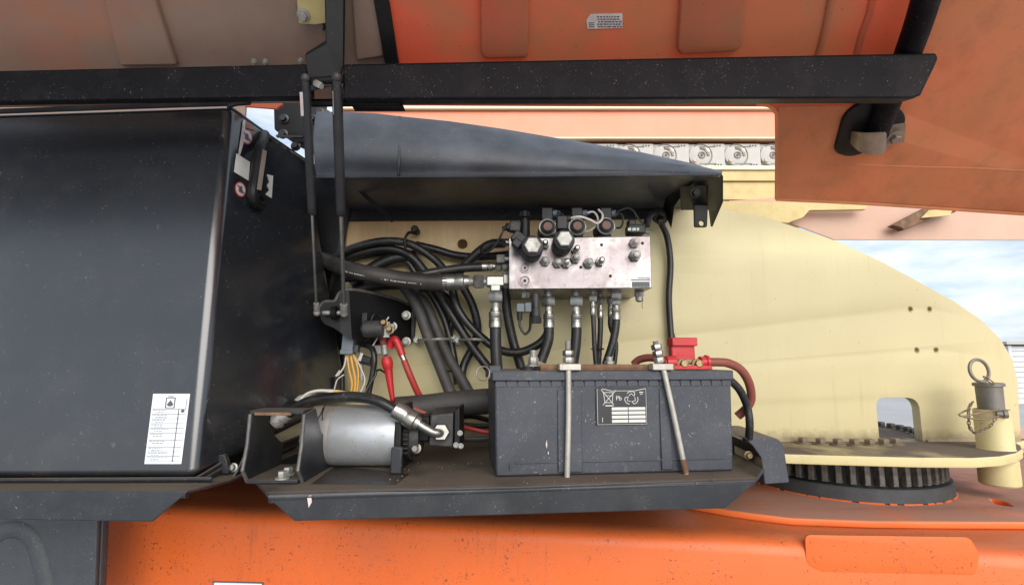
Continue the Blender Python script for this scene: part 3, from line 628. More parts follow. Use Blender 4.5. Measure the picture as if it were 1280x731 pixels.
# red fuse holder with open lid
rc = thing('red_terminal_cover', 'red plastic terminal cover standing open at the battery right end', 'terminal cover', L2W(LX(868), .04, BH))
yR = .03
def rb(px0, px1, py0, py1, y0, y1): return M().hexa([L2W(*q) for q in P8(LX(px0), LX(px1), y0, y1, BH+(463-py1)/640*1.06, BH+(463-py0)/640*1.06)])
part('base', rb(843, 898, 457, 462, yR-.02, yR+.03), red_pl, rc, .001)
part('open_lid', rb(852, 885, 425, 447, yR+.012, yR+.03), red_pl, rc, .003)
part('lid_lip', rb(851, 886, 421, 432, yR+.002, yR+.0325), red_pl, rc, .002)
part('lid_shoulder', rb(852.5, 884.5, 444, 456, yR+.011, yR+.032), red_pl, rc, .002)
for x0, x1 in ((838, 853), (887, 899)):
    z = BH+.0165; part('cable_boot', M().lathe(L2W(LX(x0), yR, z), L2W(LX(x1), yR, z)-L2W(LX(x0), yR, z), [(0,.009),(.002,.0095),(.004,.0135),((x1-x0)/640*1.06*1.0,.0135)] if x0 < 850 else [(0,.0125),(.012,.0125),(.0125,.0155),(.018,.0155),(.0182,.010)], 18), red_pl, rc)
for a_ in (861, 881):
    p = L2W(LX(a_), yR-.008, BH+.012); bolt(rc, p, (0,-1,.15), .008, .014, brass, 'terminal_bolt')
part('brass_strap', rb(856, 886, 449, 455, yR-.004, yR+.004), brass, rc, .001)
q = lambda px, py, y=.02: W(px, py, 1.085+y)
m = M(); m.tube([W(886,452.5,1.112), W(898,452.5,1.112), W(911,454,1.12), q(926,462,.05), q(936,478,.07), q(939,497,.09), q(933,510,.1), q(922,520,.11)], R(5.6, 1.08), 12, 8)
single('battery_cable', m, old_cable, 'faded red cable curving off the battery right end', 'cable')
m = M(); m.tube([q(912,474,.06), q(925,488,.07), q(934,508,.08), q(937,528,.08), q(936,548,.09)], R(5, 1.1), 12, 8)
single('black_cable', m, rubber, 'black cable dropping beside the battery right end', 'cable')
m = M(); m.tube([q(792,455,.09), q(800,449,.08), q(815,447,.06), q(838,451.5,.03)], R(5, 1.08), 12, 8)
single('link_cable', m, old_cable, 'short dusty red cable across the battery top behind the right rod', 'cable')
# twisted tie at left lug
m = M(); c = W(604, 467, 1.03); m.torus(c, (.35,-1,.1), .0145, .0011, 24, 6); m.torus(c+V((0,-.003,.001)), (-.3,-1,.25), .0135, .001, 24, 6)
single('wire_tie', m, clamp_m, 'small twisted wire ring hung on the battery left corner', 'wire tie')

# ------------------------------------------------------------------ cream side plate
cp_ = thing('turntable_side_plate', 'big cream painted steel side plate with sloping curved top', 'plate', W(900, 552, YP))
out = pz([(-260,556),(-260,236),(850,236),(905,261),(965,274),(1045,301),(1100,326),(1150,353),(1195,378),(1227,400),(1251,424),(1266,450),(1273,480),(1274,510)], YP)
rgt = out[-1][0]; out = out[:1] and [(out[0][0], ZD+.001)] + out[1:] + [(rgt-.005, ZD+.001)]
xa, xb_ = W(1099, 545, YP).x, W(1153, 545, YP).x; zt_ = W(1120, 497, YP).z
arch = rpoly([(xb_, ZD+.001), (xb_, zt_), (xa, zt_), (xa, ZD+.001)], [0, .035, .025, 0], 8)
i_ = len(out)
out = out + arch     # walk back along the bottom edge, round the arch, and on to the left
holes = [circ((W(a_, b_, YP).x, W(a_, b_, YP).z), R(r_, YP), 16) for a_, b_, r_ in ((1138,386,2.6),(1162,386,2.6),(1146,437,2.6),(1170,437,2.6),(578,305,6.5),(520,326,3))]
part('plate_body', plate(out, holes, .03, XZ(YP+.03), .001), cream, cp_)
for a_, b_ in ((1138,386),(1162,386),(1146,437),(1170,437)):
    p = W(a_, b_, YP); r_ = R(2.7, YP)
    blob = [(p.x+rr_*math.cos(t_), p.z+rr_*math.sin(t_)*(1.25 if math.sin(t_) < 0 else 1)) for t_, rr_ in [(2*math.pi*i/22, r_*random.uniform(1.15,1.5)) for i in range(22)]]
    part('rust_halo', plate(blob, [circ((p.x, p.z), r_, 16)], .0004, XZ(YP-.0001), 0), rust_halo, cp_)
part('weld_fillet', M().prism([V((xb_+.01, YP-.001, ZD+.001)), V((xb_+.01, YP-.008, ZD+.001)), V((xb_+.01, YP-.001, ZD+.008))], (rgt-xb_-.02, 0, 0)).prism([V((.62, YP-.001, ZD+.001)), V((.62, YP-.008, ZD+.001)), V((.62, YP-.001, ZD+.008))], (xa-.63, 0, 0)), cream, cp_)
# inner web seen through the round hole
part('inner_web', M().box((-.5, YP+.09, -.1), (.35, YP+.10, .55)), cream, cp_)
# panel behind the tank
rp = thing('rear_panel', 'dull orange brown panel just visible above the black tank', 'panel', V((-1.3, 1.52, .2)))
part('panel', M().box((-2.6, 1.535, .2), (W(308,130,1.54).x, 1.545, .95)), hood_taupe, rp)
# deck
dk = thing('turntable_deck', 'cream edged turntable deck plate with a dusty top and bolt circle', 'deck plate', V((1.1, 1.5, ZD-.023)))
dp = [(900,564),(985,567),(1050,569),(1150,571.5),(1215,572),(1250,570),(1270,566),(1278,561),(1276,556),(1266,552)]
pl_ = [(WZ(a_, b_, ZD).x, WZ(a_, b_, ZD).y) for a_, b_ in dp] + [(1.55, 1.56), (1.3, 1.60), (1.3, 2.1), (.55, 2.1)]
part('deck_sheet', plate(pl_, [], .024, Matrix.Translation((0,0,ZD-.024)), .003), deck_cream, dk)
cx, cy, rr = .95, 1.78, .34
for k in range(40):
    an = math.radians(-150+k*7.2)
    p = V((cx+rr*math.cos(an), cy+rr*math.sin(an), ZD))
    if p.x < .78 or (p.y > 1.47 and p.y < 1.56) or p.y > 2.05: continue
    bolt(dk, p, (0,0,1), .0135, .0165, deck_bolt_m if p.y < 1.5 else gear_dark, 'deck_bolt')
# boss
bp = W(1243, 545, 1.385); bp.z = ZD
part('pin_boss', M().lathe(bp, (0,0,1), [(0,.040),(.003,.0385),(.1,.0385),(.102,.037),(.1025,.031),(.1026,.02)], 36), deck_cream, dk)
lb = bp.copy(); part('lower_boss', M().lathe(V((bp.x,bp.y,ZD-.0245)), (0,0,-1), [(0,.0425),(.062,.0425),(.066,.039)], 36), deck_cream, dk)
lpn = thing('lock_pin', 'grey turntable lock pin with pull ring standing in the cream boss', 'lock pin', bp+V((0,0,.1)))
tz = W(1232, 478, 1.385).z
part('shaft', M().lathe(bp+V((0,0,.09)), (0,0,1), [(0,.0275),(tz-ZD-.1,.0285),(tz-ZD-.099,.0335),(tz-ZD-.092,.0335),(tz-ZD-.09,.03)], 30), pin_grey, lpn)
part('cross_hole', M().cyl(bp+V((.006,-.0285,tz-ZD-.12)), bp+V((.006,-.0225,tz-ZD-.12)), .004), plain_black, lpn)
rc_ = W(1224, 463, 1.375); part('pull_ring', M().torus(rc_, (.15,-1,.1), R(13.5,1.38), .0042, 30, 8), pin_grey, lpn)
part('split_ring', M().torus(W(1236, 475, 1.36), (.4,-.6,.7), .014, .0015, 24, 6), chain_rusty, lpn)
bx = W(1251, 517, 1.35); hp = thing('safety_clip', 'bent wire safety clip with round head through the cream boss', 'clip', bx)
part('head', M().lathe(bx+V((-.012,0,0)), (1,-.5,0), [(0,.008),(.012,.008),(.014,.0105),(.022,.0105)], 16), pin_grey, hp)
part('bail', M().tube([W(1250,512,1.345), W(1225,516,1.335), W(1205,520,1.335), W(1199,518,1.337), W(1205,514,1.345), W(1213,511,1.36)], .0022, 8, 6), chain_rusty, hp)
part('bail', M().tube([W(1248,520,1.342), W(1225,524,1.333), W(1205,521,1.335)], .0022, 8, 6), chain_rusty, hp)
cn = thing('pin_chain', 'thin rusty chain looped below the safety clip on the boss', 'chain', W(1225, 540, 1.34))
cpth = curve([W(1216,502,1.345), W(1211,510,1.338), W(1211,522,1.336), W(1212,534,1.336), W(1220,541,1.335), W(1228,537,1.334), W(1237,533,1.336), W(1245,522,1.34)], 3)
for i in range(0, len(cpth)-1):
    d_ = (cpth[i+1]-cpth[i]); 
    def lk():
        return M().tube([V((.0032*math.cos(t), 0, .0062*math.sin(t))) for t in [2*math.pi*k/8 for k in range(8)]], .0013, 6, 2, True)
    wm = Matrix.Translation((cpth[i]+cpth[i+1])/2) @ d_.to_track_quat('Z','Y').to_matrix().to_4x4() @ Matrix.Rotation(math.radians(90*(i%2)+20), 4, 'Z')
    inst('chain_link', 'chainlink', lk, chain_rusty, cn, wm)
# ring gear
gc = V((.972, 1.575, 0)); gr = .252
rg = thing('ring_gear', 'greasy black ring gear with coarse teeth under the turntable deck', 'gear', V((gc.x, gc.y, ZC+.013)))
part('gear_core', M().lathe(V((gc.x,gc.y,-.323)), (0,0,1), [(0,gr-.022),(.061,gr-.022)], 80), gear_core_m, rg)
part('base_ring', M().lathe(V((gc.x,gc.y,ZC+.0125)), (0,0,1), [(0,gr+.008),(.002,gr+.01),(.03,gr+.01),(.0345,gr+.006)], 80), ring_dark, rg)
m = M(); a_ = 0
while a_ < 6.2:
    da = random.uniform(.06, .3); n_ = max(3, int(da/.03))
    m.tube([V((gc.x+(gr+.0105)*math.cos(a_+da*i/n_), gc.y+(gr+.0105)*math.sin(a_+da*i/n_), ZC+.0125)) for i in range(n_+1)], random.uniform(.0018,.0034), 6, 2); a_ += da+random.uniform(.01,.08)
part('seal_bead', m, orange, rg, kind='stuff')
NT = 50
def tooth(): return M().hexa([V(q) for q in ((-.024,-.0105,0),(.0,-.0062,.002),(.0,.0062,.002),(-.024,.0105,0),(-.024,-.0105,.057),(.0,-.0062,.057),(.0,.0062,.057),(-.024,.0105,.057))])
for k in range(NT):
    an = 2*math.pi*k/NT; wm = Matrix.Translation((gc.x+gr*math.cos(an), gc.y+gr*math.sin(an), -.3195)) @ Matrix.Rotation(an, 4, 'Z')
    inst('tooth', 'tooth', tooth, gear_dark, rg, wm, .0012)

# ------------------------------------------------------------------ manifold block
YM0, YM1 = 1.27, YP-.004
mb = thing('manifold_block', 'bright aluminium hydraulic manifold block bolted to the cream plate', 'manifold', W(725, 361, YM0))
A_, B_, C_, D_ = W(636,361.5,YM0), W(815,360,YM0), W(813,295,YM0), W(636,298,YM0)
part('block', M().hexa([A_, B_, V((B_.x,YM1,B_.z)), V((A_.x,YM1,A_.z)), D_, C_, V((C_.x,YM1,C_.z)), V((D_.x,YM1,D_.z))]), alu, mb, .0015)
for a_, b_, rr in ((656,335,7),(656,351,8.5)):
    p = W(a_, b_, YM0); r_ = R(rr, YM0)
    pl = part('port_plug', M().lathe(p, (0,-1,0), [(0,r_),(.0022,r_),(.0024,r_*.78),(.0014,r_*.76),(.0014,r_*.45),(.003,r_*.42),(.0031,.001)], 24), alu, mb)
    part('groove', M().torus(p+V((0,-.0022,0)), (0,1,0), r_*.62, r_*.07, 24, 6), clamp_m, pl)
    part('socket', M().lathe(p+V((0,-.0029,0)), (0,-1,0), [(0,r_*.26),(.0006,r_*.26)], 6), plain_black, pl)
for a_, b_ in ((752,306),(726,334),(763,345),(803,304)):
    p = W(a_, b_, YM0); part('drilled_hole', M().lathe(p, (0,-1,0), [(0,.0042),(.0005,.004),(.0006,.003)], 16), plain_black, mb)
def cartridge(a_, b_, rr, hgt, mt, kind):
    p = W(a_, b_, YM0-hgt); p.y = YM0; r_ = R(rr, YM0-hgt)
    cv = part('cartridge_valve', M().hexn(p, p+V((0,-hgt*.35,0)), r_*1.15), mt, mb)
    part('adjuster', M().lathe(p+V((0,-hgt*.35,0)), (0,-1,0), [(0,r_*.8),(hgt*.25,r_*.8),(hgt*.26,r_*.6),(hgt*.45,r_*.6),(hgt*.46,r_*.7),(hgt*.6,r_*.65),(hgt*.65,r_*.35)], 16), mt, cv)
    if kind: part('hex_cap', M().hexn(p+V((0,-hgt*.5,0)), p+V((0,-hgt*.75,0)), r_*.72), mt, cv)
for a_, b_, rr, h, mt, k in ((682,324,5.8,.035,zinc_dull,1),(698,326,6,.035,zinc_dull,1),(721,320,6,.04,zinc_dull,1),(738,326,6.2,.04,zinc_dull,0),(753,324,5.5,.045,zinc,1),(682,302,5.2,.045,zinc,1),(722,309,5.2,.045,zinc,1),(709,326,6,.04,zinc,1),(797,300,6,.04,labelpink,0),(797,317,6.8,.035,zinc_dull,1)):
    cartridge(a_, b_, rr, h, mt, k)
m = M()
for x0, y0, x1, y1 in ((789,349,813,350.4),(797,347,812,348),(790,352,812,359)): m.prism([W(x0,y0,YM0-.0006), W(x1,y0,YM0-.0006), W(x1,y1,YM0-.0006), W(x0,y1,YM0-.0006)], (0,.001,0))
idp = part('id_plate', m, labelbk, mb)
m = M()
for k in range(3):
    x = 791.5
    while x < 810:
        l = random.uniform(1.5,4); m.prism([W(x,353.2+k*2,YM0-.0009), W(x+l,353.2+k*2,YM0-.0009), W(x+l,354+k*2,YM0-.0009), W(x,354+k*2,YM0-.0009)], (0,.0006,0)); x += l+1.2
part('plate_text', m, grey_pl, idp)
# two big coils on the face
def coil(a_, b_, ln, r_px, lab, conn):
    p = W(a_, b_, YM0-ln); e_ = p.copy(); p.y = YM0-.0005; r_ = R(r_px, YM0-ln)
    t = thing('solenoid_coil', lab, 'solenoid', p, 'solenoid coils on the manifold face')
    part('coil_body', M().lathe(p, (0,-1,0), [(0,r_*.9),(.004,r_*.98),(ln*.8,r_),(ln*.85,r_*.95),(ln*.86,r_*.85)], 28), dark_pl, t)
    part('hex_nut', M().hexn(e_+V((0,ln*.16,0)), e_, r_*.78), zinc_dull, t)
    return t, e_, r_
t, e_, r_ = coil(666, 306, .085, 14.5, 'black solenoid coil at manifold left with tilted connector and bright hex nut', None)
part('connector', M().cbox(W(650,300,YM0-.05), (.04,.034,.028), Matrix.Rotation(math.radians(38),3,'Y')), dark_pl, t, .003)
part('connector_cover', M().cbox(W(646,305,YM0-.06), (.022,.03,.02), Matrix.Rotation(math.radians(38),3,'Y')), dark_pl, t, .003)
t, e_, r_ = coil(706, 298, .095, 14, 'black solenoid coil near manifold middle with upright connector and bright hex nut', None)
part('connector', M().cbox(W(702,280,YM0-.06), (.026,.034,.034)), dark_pl, t, .003)
part('cable_gland', M().cyl(W(704,274,YM0-.06), W(713,273,YM0-.06), .008), dark_pl, t)
m = M(); m.tube([W(711,273,YM0-.06), W(725,271,YM0-.07), W(738,275,YM0-.06), W(746,279,YM0-.05), W(752,275,YM0-.04), W(753,268,YM0-.03), W(748,262,YM0-.02)], .0028, 8)
single('coil_lead', m, white_wire, 'pale grey lead arching right from the middle coil connector', 'lead')
# row on top of the block
for i, (a_, lab) in enumerate(((684.5, 'leftmost of three ringed solenoids standing along the manifold top'), (721.5, 'middle of three ringed solenoids standing along the manifold top'), (757.5, 'rightmost of three ringed solenoids standing along the manifold top'))):
    b_ = 284-i*.8; p = W(a_, b_, 1.29); t = thing('ringed_solenoid', lab, 'solenoid', p-V((0,0,.03)), 'solenoids along the manifold top')
    part('coil_body', M().lathe(p, (0,1,0), [(0,.021),(.003,.0235),(.07,.0235)], 24), dark_pl2, t)
    part('front_ring', M().torus(p+V((0,.001,0)), (0,1,0), .0215, .0024, 30, 8), zinc, t)
    part('knob', M().lathe(p, (0,-1,0), [(0,.0165),(.006,.0165),(.008,.0135),(.0085,.006),(.0087,.002)], 20), dark_pl, t)
    part('knob_face', M().lathe(p+V((0,-.0086,0)), (0,-1,0), [(0,.0115),(.001,.011)], 20), knob_brown, t)
    part('stem', M().cyl(p+V((0,.03,-.02)), p+V((0,.03,-.034)), .02, n=16), dark_pl2, t)
    cx_ = W(a_-1, 269, 1.31); part('connector', M().cbox(cx_, (.03, .032, .034)), dark_pl, t, .003)
    part('cable_gland', M().lathe(cx_+V((.0155,0,.004)), (1,0,.1), [(0,.009),(.012,.009),(.013,.006),(.02,.0055)], 12), grey_pl, t)
for pth, lab in (([(696,266),(702,267),(705,273),(703,280),(697,286)], 'short dark lead curling down beside the leftmost ringed solenoid'), ([(734,266),(742,265),(747,272),(746,281),(738,288),(730,290)], 'grey lead looping down beside the middle ringed solenoid'), ([(771,266),(777,268),(779,276),(776,284),(770,285)], 'dark lead looping down beside the rightmost ringed solenoid'), ([(770,265),(784,260),(792,264),(797,272),(806,282)], 'black lead arching from the rightmost ringed solenoid to the far connector')):
    m = M(); m.tube([W(x, y, 1.29+.004*k) for k, (x, y) in enumerate(pth)], .0026, 8); single('solenoid_lead', m, white_wire if 'grey' in lab else rubber, lab, 'lead')
t = thing('upright_solenoid', 'black upright solenoid with ribbed cap above manifold left corner', 'solenoid', W(656, 297, 1.34))
p0, p1 = W(656,298,1.34), W(656,266,1.34)
part('coil_body', M().lathe(p0, p1-p0, [(0,.012),(.006,.014),(.048,.014),(.05,.01),(.054,.01)], 20), dark_pl, t)
m = M(); m.lathe(p1-V((0,0,.012)), (0,0,1), [(0,.0125),(.014,.0125)], 20)
for k in range(10): an = k*.628; m.cyl(p1+V((.0125*math.cos(an), .0125*math.sin(an), -.011)), p1+V((.0125*math.cos(an), .0125*math.sin(an), .001)), .0022, n=6)
part('ribbed_cap', m, dark_pl, t)
part('connector', M().cbox(W(644,284,1.33), (.03,.03,.028), Matrix.Rotation(.1,3,'Y')), dark_pl2, t, .003)
part('cable_gland', M().lathe(W(637,284,1.33), (-1,0,-.25), [(0,.012),(.008,.012),(.01,.007),(.02,.006)], 12), dark_pl, t)
m = M(); m.tube([W(630,287,1.33), W(625,297,1.33), W(618,308,1.34), W(607,316,1.35), W(601,312,1.36), W(606,304,1.38), W(618,300,1.4)], .003, 8); single('upright_solenoid_lead', m, rubber, 'thin black lead hanging in a loop left of the upright solenoid', 'lead')
t = thing('end_connector', 'black plug connector with white strip above manifold right end', 'connector', W(795, 297, 1.32))
part('plug_body', M().cbox(W(794,288,1.32), (.046,.04,.024)), dark_pl, t, .003); part('plug_top', M().cbox(W(789,280,1.32), (.02,.03,.018)), dark_pl, t, .003)
m = M()
for x0, x1 in ((785,789),(790.5,795),(796,799)): m.prism([W(x0,285,1.2985), W(x1,284.6,1.2985), W(x1,288,1.2985), W(x0,288.4,1.2985)], (0,.002,0))
part('white_mark', m, labelwh, t); part('cable_gland', M().cyl(W(802,289,1.32), W(812,291,1.32), .007, .004), grey_pl, t)

# hose builder: parts in order from a port
def hose(name, lab, pts, rpx, Y, m_=None, cat='hose', group=None, fits=(), n=12, sub=8):
    P = [W(p[0], p[1], p[2] if len(p) > 2 else Y) for p in pts]
    if not fits:
        m = M(); m.tube(P, R(rpx, Y), n, sub); return single(name, m, m_ or rubber, lab, cat, group)
    t = thing(name, lab, cat, min(P, key=lambda v: v.z), group)
    part('hose_line', M().tube(P, R(rpx, Y), n, sub), m_ or rubber, t)
    for (kind, a, c, rp) in fits:
        a = W(*a, Y); c = W(*c, Y); r_ = R(rp, Y)
        if kind == 'nut': part('nut', M().hexn(a, c, r_), zinc, t)
        elif kind == 'crimp': part('crimp_sleeve', M().lathe(a, c-a, fit_profile((c-a).length, r_), 22), zinc, t)
        elif kind == 'neck': part('neck', M().cyl(a, c, r_, n=14), zinc_dull, t)
    return t
G1 = 'hoses screwed into the manifold underside'
Yf = 1.33
hose('manifold_hose', 'leftmost hose under the manifold, bending behind the battery', [(686,404),(686,418),(684,430),(676,452)], 6.6, Yf, group=G1, fits=(('neck',(685,362),(685,373),4.5),('nut',(685,371),(685,383),9.5),('neck',(685.5,383),(685.5,391),4.5),('crimp',(686,410),(686,389),7)))
hose('manifold_hose', 'hose with ribbed cover under the manifold middle, hanging straight down', [(720.5,404),(720.5,418),(719,436),(716,456)], 6.6, Yf, group=G1, fits=(('neck',(719.5,362),(719.5,373),4.5),('nut',(720,370),(720,383),9),('neck',(720,383),(720,391),4.5),('crimp',(720.5,410),(720.5,389),7)))
hose('manifold_hose', 'thin hose with slim fitting left of a thin twin under the manifold', [(741,390),(742,405),(743,430),(745,457)], 3, Yf, group=G1, fits=(('neck',(741,362),(741,370),3),('nut',(741,368),(741,377),5.5),('crimp',(741,394),(741,376),3.6)))
hose('manifold_hose', 'thin hose with lower fitting right of its thin twin under the manifold', [(750.5,394),(750.5,410),(749.5,432),(748,457)], 3.4, 1.36, group=G1, fits=(('neck',(750,364),(750,374),3),('nut',(750,371),(750,381),5.5),('crimp',(750.5,398),(750.5,381),4)))
hose('manifold_hose', 'hose on two stacked nuts near manifold right end, bending left', [(770,394),(770,406),(766,428),(757,456)], 5, Yf, group=G1, fits=(('neck',(770,358),(770,364),4.5),('nut',(770,362),(770,374),7),('nut',(770,375),(770,382),6),('crimp',(770,400),(770,381),5.8)))
hose('manifold_hose', 'thin dark hose half hidden behind the stacked-nut hose', [(763,392,1.38),(763,408,1.38),(770,430,1.39),(768,456,1.39)], 2.8, 1.38, group=G1, fits=(('nut',(763,371),(763,380),4.5),('crimp',(763,396),(763,380),3.6)))
t = thing('capped_port', 'capped test fitting with beaded chain under manifold right corner', 'fitting', W(799, 385, Yf))
part('cap_nut', M().hexn(W(799,364,Yf), W(799,371,Yf), .0125), zinc_dull, t); part('cap_tip', M().lathe(W(799,371,Yf), (0,0,-1), [(0,.010),(.01,.010),(.012,.007),(.014,.004)], 14), zinc_dull, t)
m = M()
for k in range(8): m.ball(W(803+.5*math.sin(k), 373+k*1.7, Yf-.01), .0014, 6)
part('bead_chain', m, chain_rusty, t)
t = thing('blind_plug', 'short hex plug under manifold left end', 'plug', W(657,372,Yf)); part('hex_plug', M().hexn(W(657,361,Yf), W(657,373,Yf), .0115), zinc, t); part('plug_collar', M().cyl(W(657,358,Yf), W(657,362,Yf), .014), zinc_dull, t)
# loose plug hanging below
t = thing('loose_coil', 'loose black coil with grey plug hanging under manifold left end', 'solenoid', W(668, 405, 1.3))
part('coil_tube', M().lathe(W(669.5,366,1.3), (0,0,-1), [(0,.009),(.003,.0105),(.04,.0105),(.041,.012),(.06,.012)], 18), dark_pl2, t)
m = M(); m.lathe(W(669.5,396,1.3), (0,0,-1), [(0,.0125),(.016,.0125)], 18)
for k in range(9): an = k*.698; m.cyl(W(669.5,396.5,1.3)+V((.0125*math.cos(an),.0125*math.sin(an),0)), W(669.5,404,1.3)+V((.0125*math.cos(an),.0125*math.sin(an),0)), .0025, n=6)
part('ribbed_nut', m, dark_pl, t)
part('plug', M().cbox(W(660,384.5,1.29), (.016,.026,.024)), grey_pl, t, .002); part('plug_cap', M().cbox(W(650.5,385,1.29), (.02,.028,.022)), grey_pl, t, .002)
part('plug_gland', M().cyl(W(649.5,391,1.29), W(649.5,400,1.29), .0075, .0065), dark_pl, t)
hose('loose_coil_lead', 'thin black lead making a U below the loose coil plug', [(649.5,398,1.29),(650,408,1.29),(656,417,1.29),(662,412,1.3),(663,400,1.31),(664,385,1.32)], 1.7, 1.29, cat='lead')
# tee fitting
t = thing('tee_fitting', 'zinc plated tee fitting on the manifold left port', 'fitting', W(620, 380, 1.3))
Yt = 1.31
part('port_nut', M().hexn(W(636,350,Yt), W(629,350,Yt), .021), zinc_dull, t)
part('tee_run', M().cbox(W(619.5,352,Yt), (.048,.03,.028)), zinc, t, .004)
part('tee_stem', M().cbox(W(619.5,360,Yt), (.028,.029,.022)), zinc, t, .004)
part('left_nut', M().hexn(W(592,352,Yt), W(605,352,Yt), .0185), zinc, t); part('left_neck', M().cyl(W(605,352,Yt), W(609,352,Yt), .0095), zinc_dull, t)
part('lower_nut', M().hexn(W(619.5,364,Yt), W(619.5,378,Yt), .02), zinc, t)
hose('drop_hose', 'thick black hose dropping from the tee behind the battery left end', [(619.5,402),(619.5,420),(620,440),(622,470)], 7.3, Yt, fits=(('neck',(619.5,377),(619.5,387),5),('crimp',(619.5,410),(619.5,385),8.6)))
t = hose('main_hose', 'thickest black hose with white print running left from the tee', [(560,353),(530,352),(495,348),(455,341),(430,335,1.34),(410,327,1.42),(370,312,1.49)], 10.5, Yt, rubber_dusty, n=18, fits=(('crimp',(553,353),(586,352),10.5),('neck',(582,352),(594,352),5.5)))
# printed line on the main hose
m = M(); cpts = curve([W(x, y, Yt) for x, y in ((530,352),(495,348),(455,341),(430,335))], 40)
i = 2
while i < len(cpts)-4:
    L_ = random.choice((1,1,2)); a_ = cpts[i]; c_ = cpts[i+L_]; d_ = V((0,-.0205,-.0085)) ; h_ = V((0,.0009,-.0022))*random.choice((1,1.3,.8))
    if random.random() < .8: m.prism([a_+d_, c_+d_, c_+d_+h_, a_+d_+h_], (0,-.0006,0))
    i += L_+1
part('hose_print', m, labelwh, t)
hose('second_hose', 'black hose with slim crimp joining the manifold above the tee', [(610,333.5),(580,335),(550,339),(520,345),(490,352,1.4)], 5.6, 1.33, fits=(('crimp',(602,333.5),(619,333),5.8),('nut',(620,333),(627,333),6.5),('nut',(628,332),(636,332),7.5)))
t = thing('small_fitting', 'knurled dark fitting stacked above the second hose nut', 'fitting', W(625,328,1.31)); part('knurled_nut', M().hexn(W(621,323.5,1.31), W(631,323.5,1.31), .0115), zinc_dull, t); part('neck', M().cyl(W(630,323.5,1.31), W(637,323.5,1.31), .006), zinc_dull, t)
# hoses against the plate
G2 = 'black hoses looping over the cream plate'
Yh = 1.44
hose('looped_hose', 'black hose arching highest over the plate, then sweeping down and right to the manifold', [(370,352,1.49),(402,336,1.46),(432,314,1.43),(475,302,1.42),(512,305,1.42),(545,326,1.42),(562,350,1.41),(572,385,1.4),(592,412,1.4),(622,436,1.39),(650,440,1.38),(676,428,1.37),(688,410,1.37)], 5.2, 1.41, group=G2)
hose('looped_hose', 'black hose following just below the highest arch, then running down to the battery corner', [(370,356,1.49),(405,340,1.48),(440,320,1.45),(480,311,1.44),(510,318,1.44),(530,338,1.44),(552,372,1.43),(580,418,1.42),(600,446,1.41),(622,474,1.4)], 5.6, 1.43, group=G2)
hose('looped_hose', 'short black hose rising from behind the main hose into the arch', [(440,356,1.46),(462,338,1.46),(490,324,1.46),(520,320,1.46)], 8, 1.46, group=G2)
hose('looped_hose', 'dark hose crossing under the round hole towards the manifold', [(520,306,1.46),(545,312,1.46),(570,319,1.46),(600,321,1.45),(640,318,1.42)], 5, 1.45, group=G2)
hose('looped_hose', 'dark hose climbing from the tee up to the manifold top corner', [(560,358,1.4),(575,338,1.4),(595,318,1.39),(612,306,1.38),(630,304,1.36)], 6, 1.39, fits=(('crimp',(640,303),(629,303),5),))
hose('dusty_hose', 'dusty grey hose descending left of its twin to the pump', [(470,340,1.42),(500,354,1.42),(520,380,1.42),(535,420,1.42),(549,455,1.41),(566,498,1.4)], 7, 1.42, rubber_grey, group='pair of dusty hoses beside the clip bar')
hose('dusty_hose', 'dusty grey hose descending right of its twin to the pump', [(500,350,1.45),(530,378,1.45),(545,410,1.45),(560,445,1.44),(575,470,1.43),(592,500,1.42)], 6.3, 1.45, rubber_grey, group='pair of dusty hoses beside the clip bar')
hose('looped_hose', 'black hose bulging right in mid plate and dropping behind the battery corner', [(575,352,1.43),(590,380,1.44),(597,410,1.45),(592,432,1.46),(580,456,1.46),(578,478,1.45),(590,505,1.44)], 5.2, 1.45, group=G2)
hose('looped_hose', 'thin dark hose slanting down behind the sweeping hose', [(566,350,1.475),(568,385,1.475),(562,415,1.475),(556,445,1.475)], 4.2, 1.47, group=G2)
hose('looped_hose', 'dark hose slanting down behind the drop hose', [(632,358,1.44),(634,390,1.44),(641,425,1.44),(650,455,1.44),(655,475,1.44)], 6, 1.44, group=G2)
hose('looped_hose', 'short dark hose in the shade below the main hose, near the black bracket', [(430,372,1.46),(455,360,1.46),(500,356,1.46),(540,362,1.46),(565,380,1.46),(580,405,1.46)], 6, 1.46, group=G2)
hose('looped_hose', 'third black hose of the arch, lowest of the bundle left of the hook', [(375,350,1.49),(410,338,1.475),(445,322,1.47),(480,316,1.465),(508,326,1.46),(522,345,1.46),(540,368,1.46),(556,400,1.465),(566,440,1.465),(572,480,1.46)], 4.6, 1.46, group=G2)
hose('looped_hose', 'thin hose running level just above the main hose to the second crimp', [(430,350,1.45),(470,346,1.4),(505,347,1.37),(540,344,1.36),(570,340,1.35)], 3.2, 1.38, group=G2)
hose('harness_lead', 'thin black wire strung from the relay up behind the bracket', [(447,436,1.39),(455,428,1.37),(462,420,1.36),(464,400,1.36),(470,392,1.36),(480,398,1.34)], 1.3, 1.37, cat='lead')
hose('harness_lead', 'thin grey wire sagging between relay and motor hose', [(444,446,1.37),(452,462,1.36),(456,476,1.36),(450,492,1.34)], 1.0, 1.36, white_wire, cat='lead')
hose('harness_lead', 'thin black lead tangled right of the yellow wires', [(448,452,1.38),(462,456,1.37),(470,466,1.37),(462,480,1.36),(455,494,1.35)], 1.4, 1.37, cat='lead')
hose('plate_cable', 'long black cable hanging down the cream plate right of the manifold', [(822,262,1.42),(826,278,1.46),(834,297,1.475),(838,330,1.48),(836,372,1.48),(838,410,1.48),(841,448,1.47)], 4, 1.475, cat='cable')
hose('plate_cable_branch', 'thin black cable beside the bottom of the long plate cable', [(839,410,1.485),(844,428,1.48),(847,448,1.47)], 2, 1.48, cat='cable')
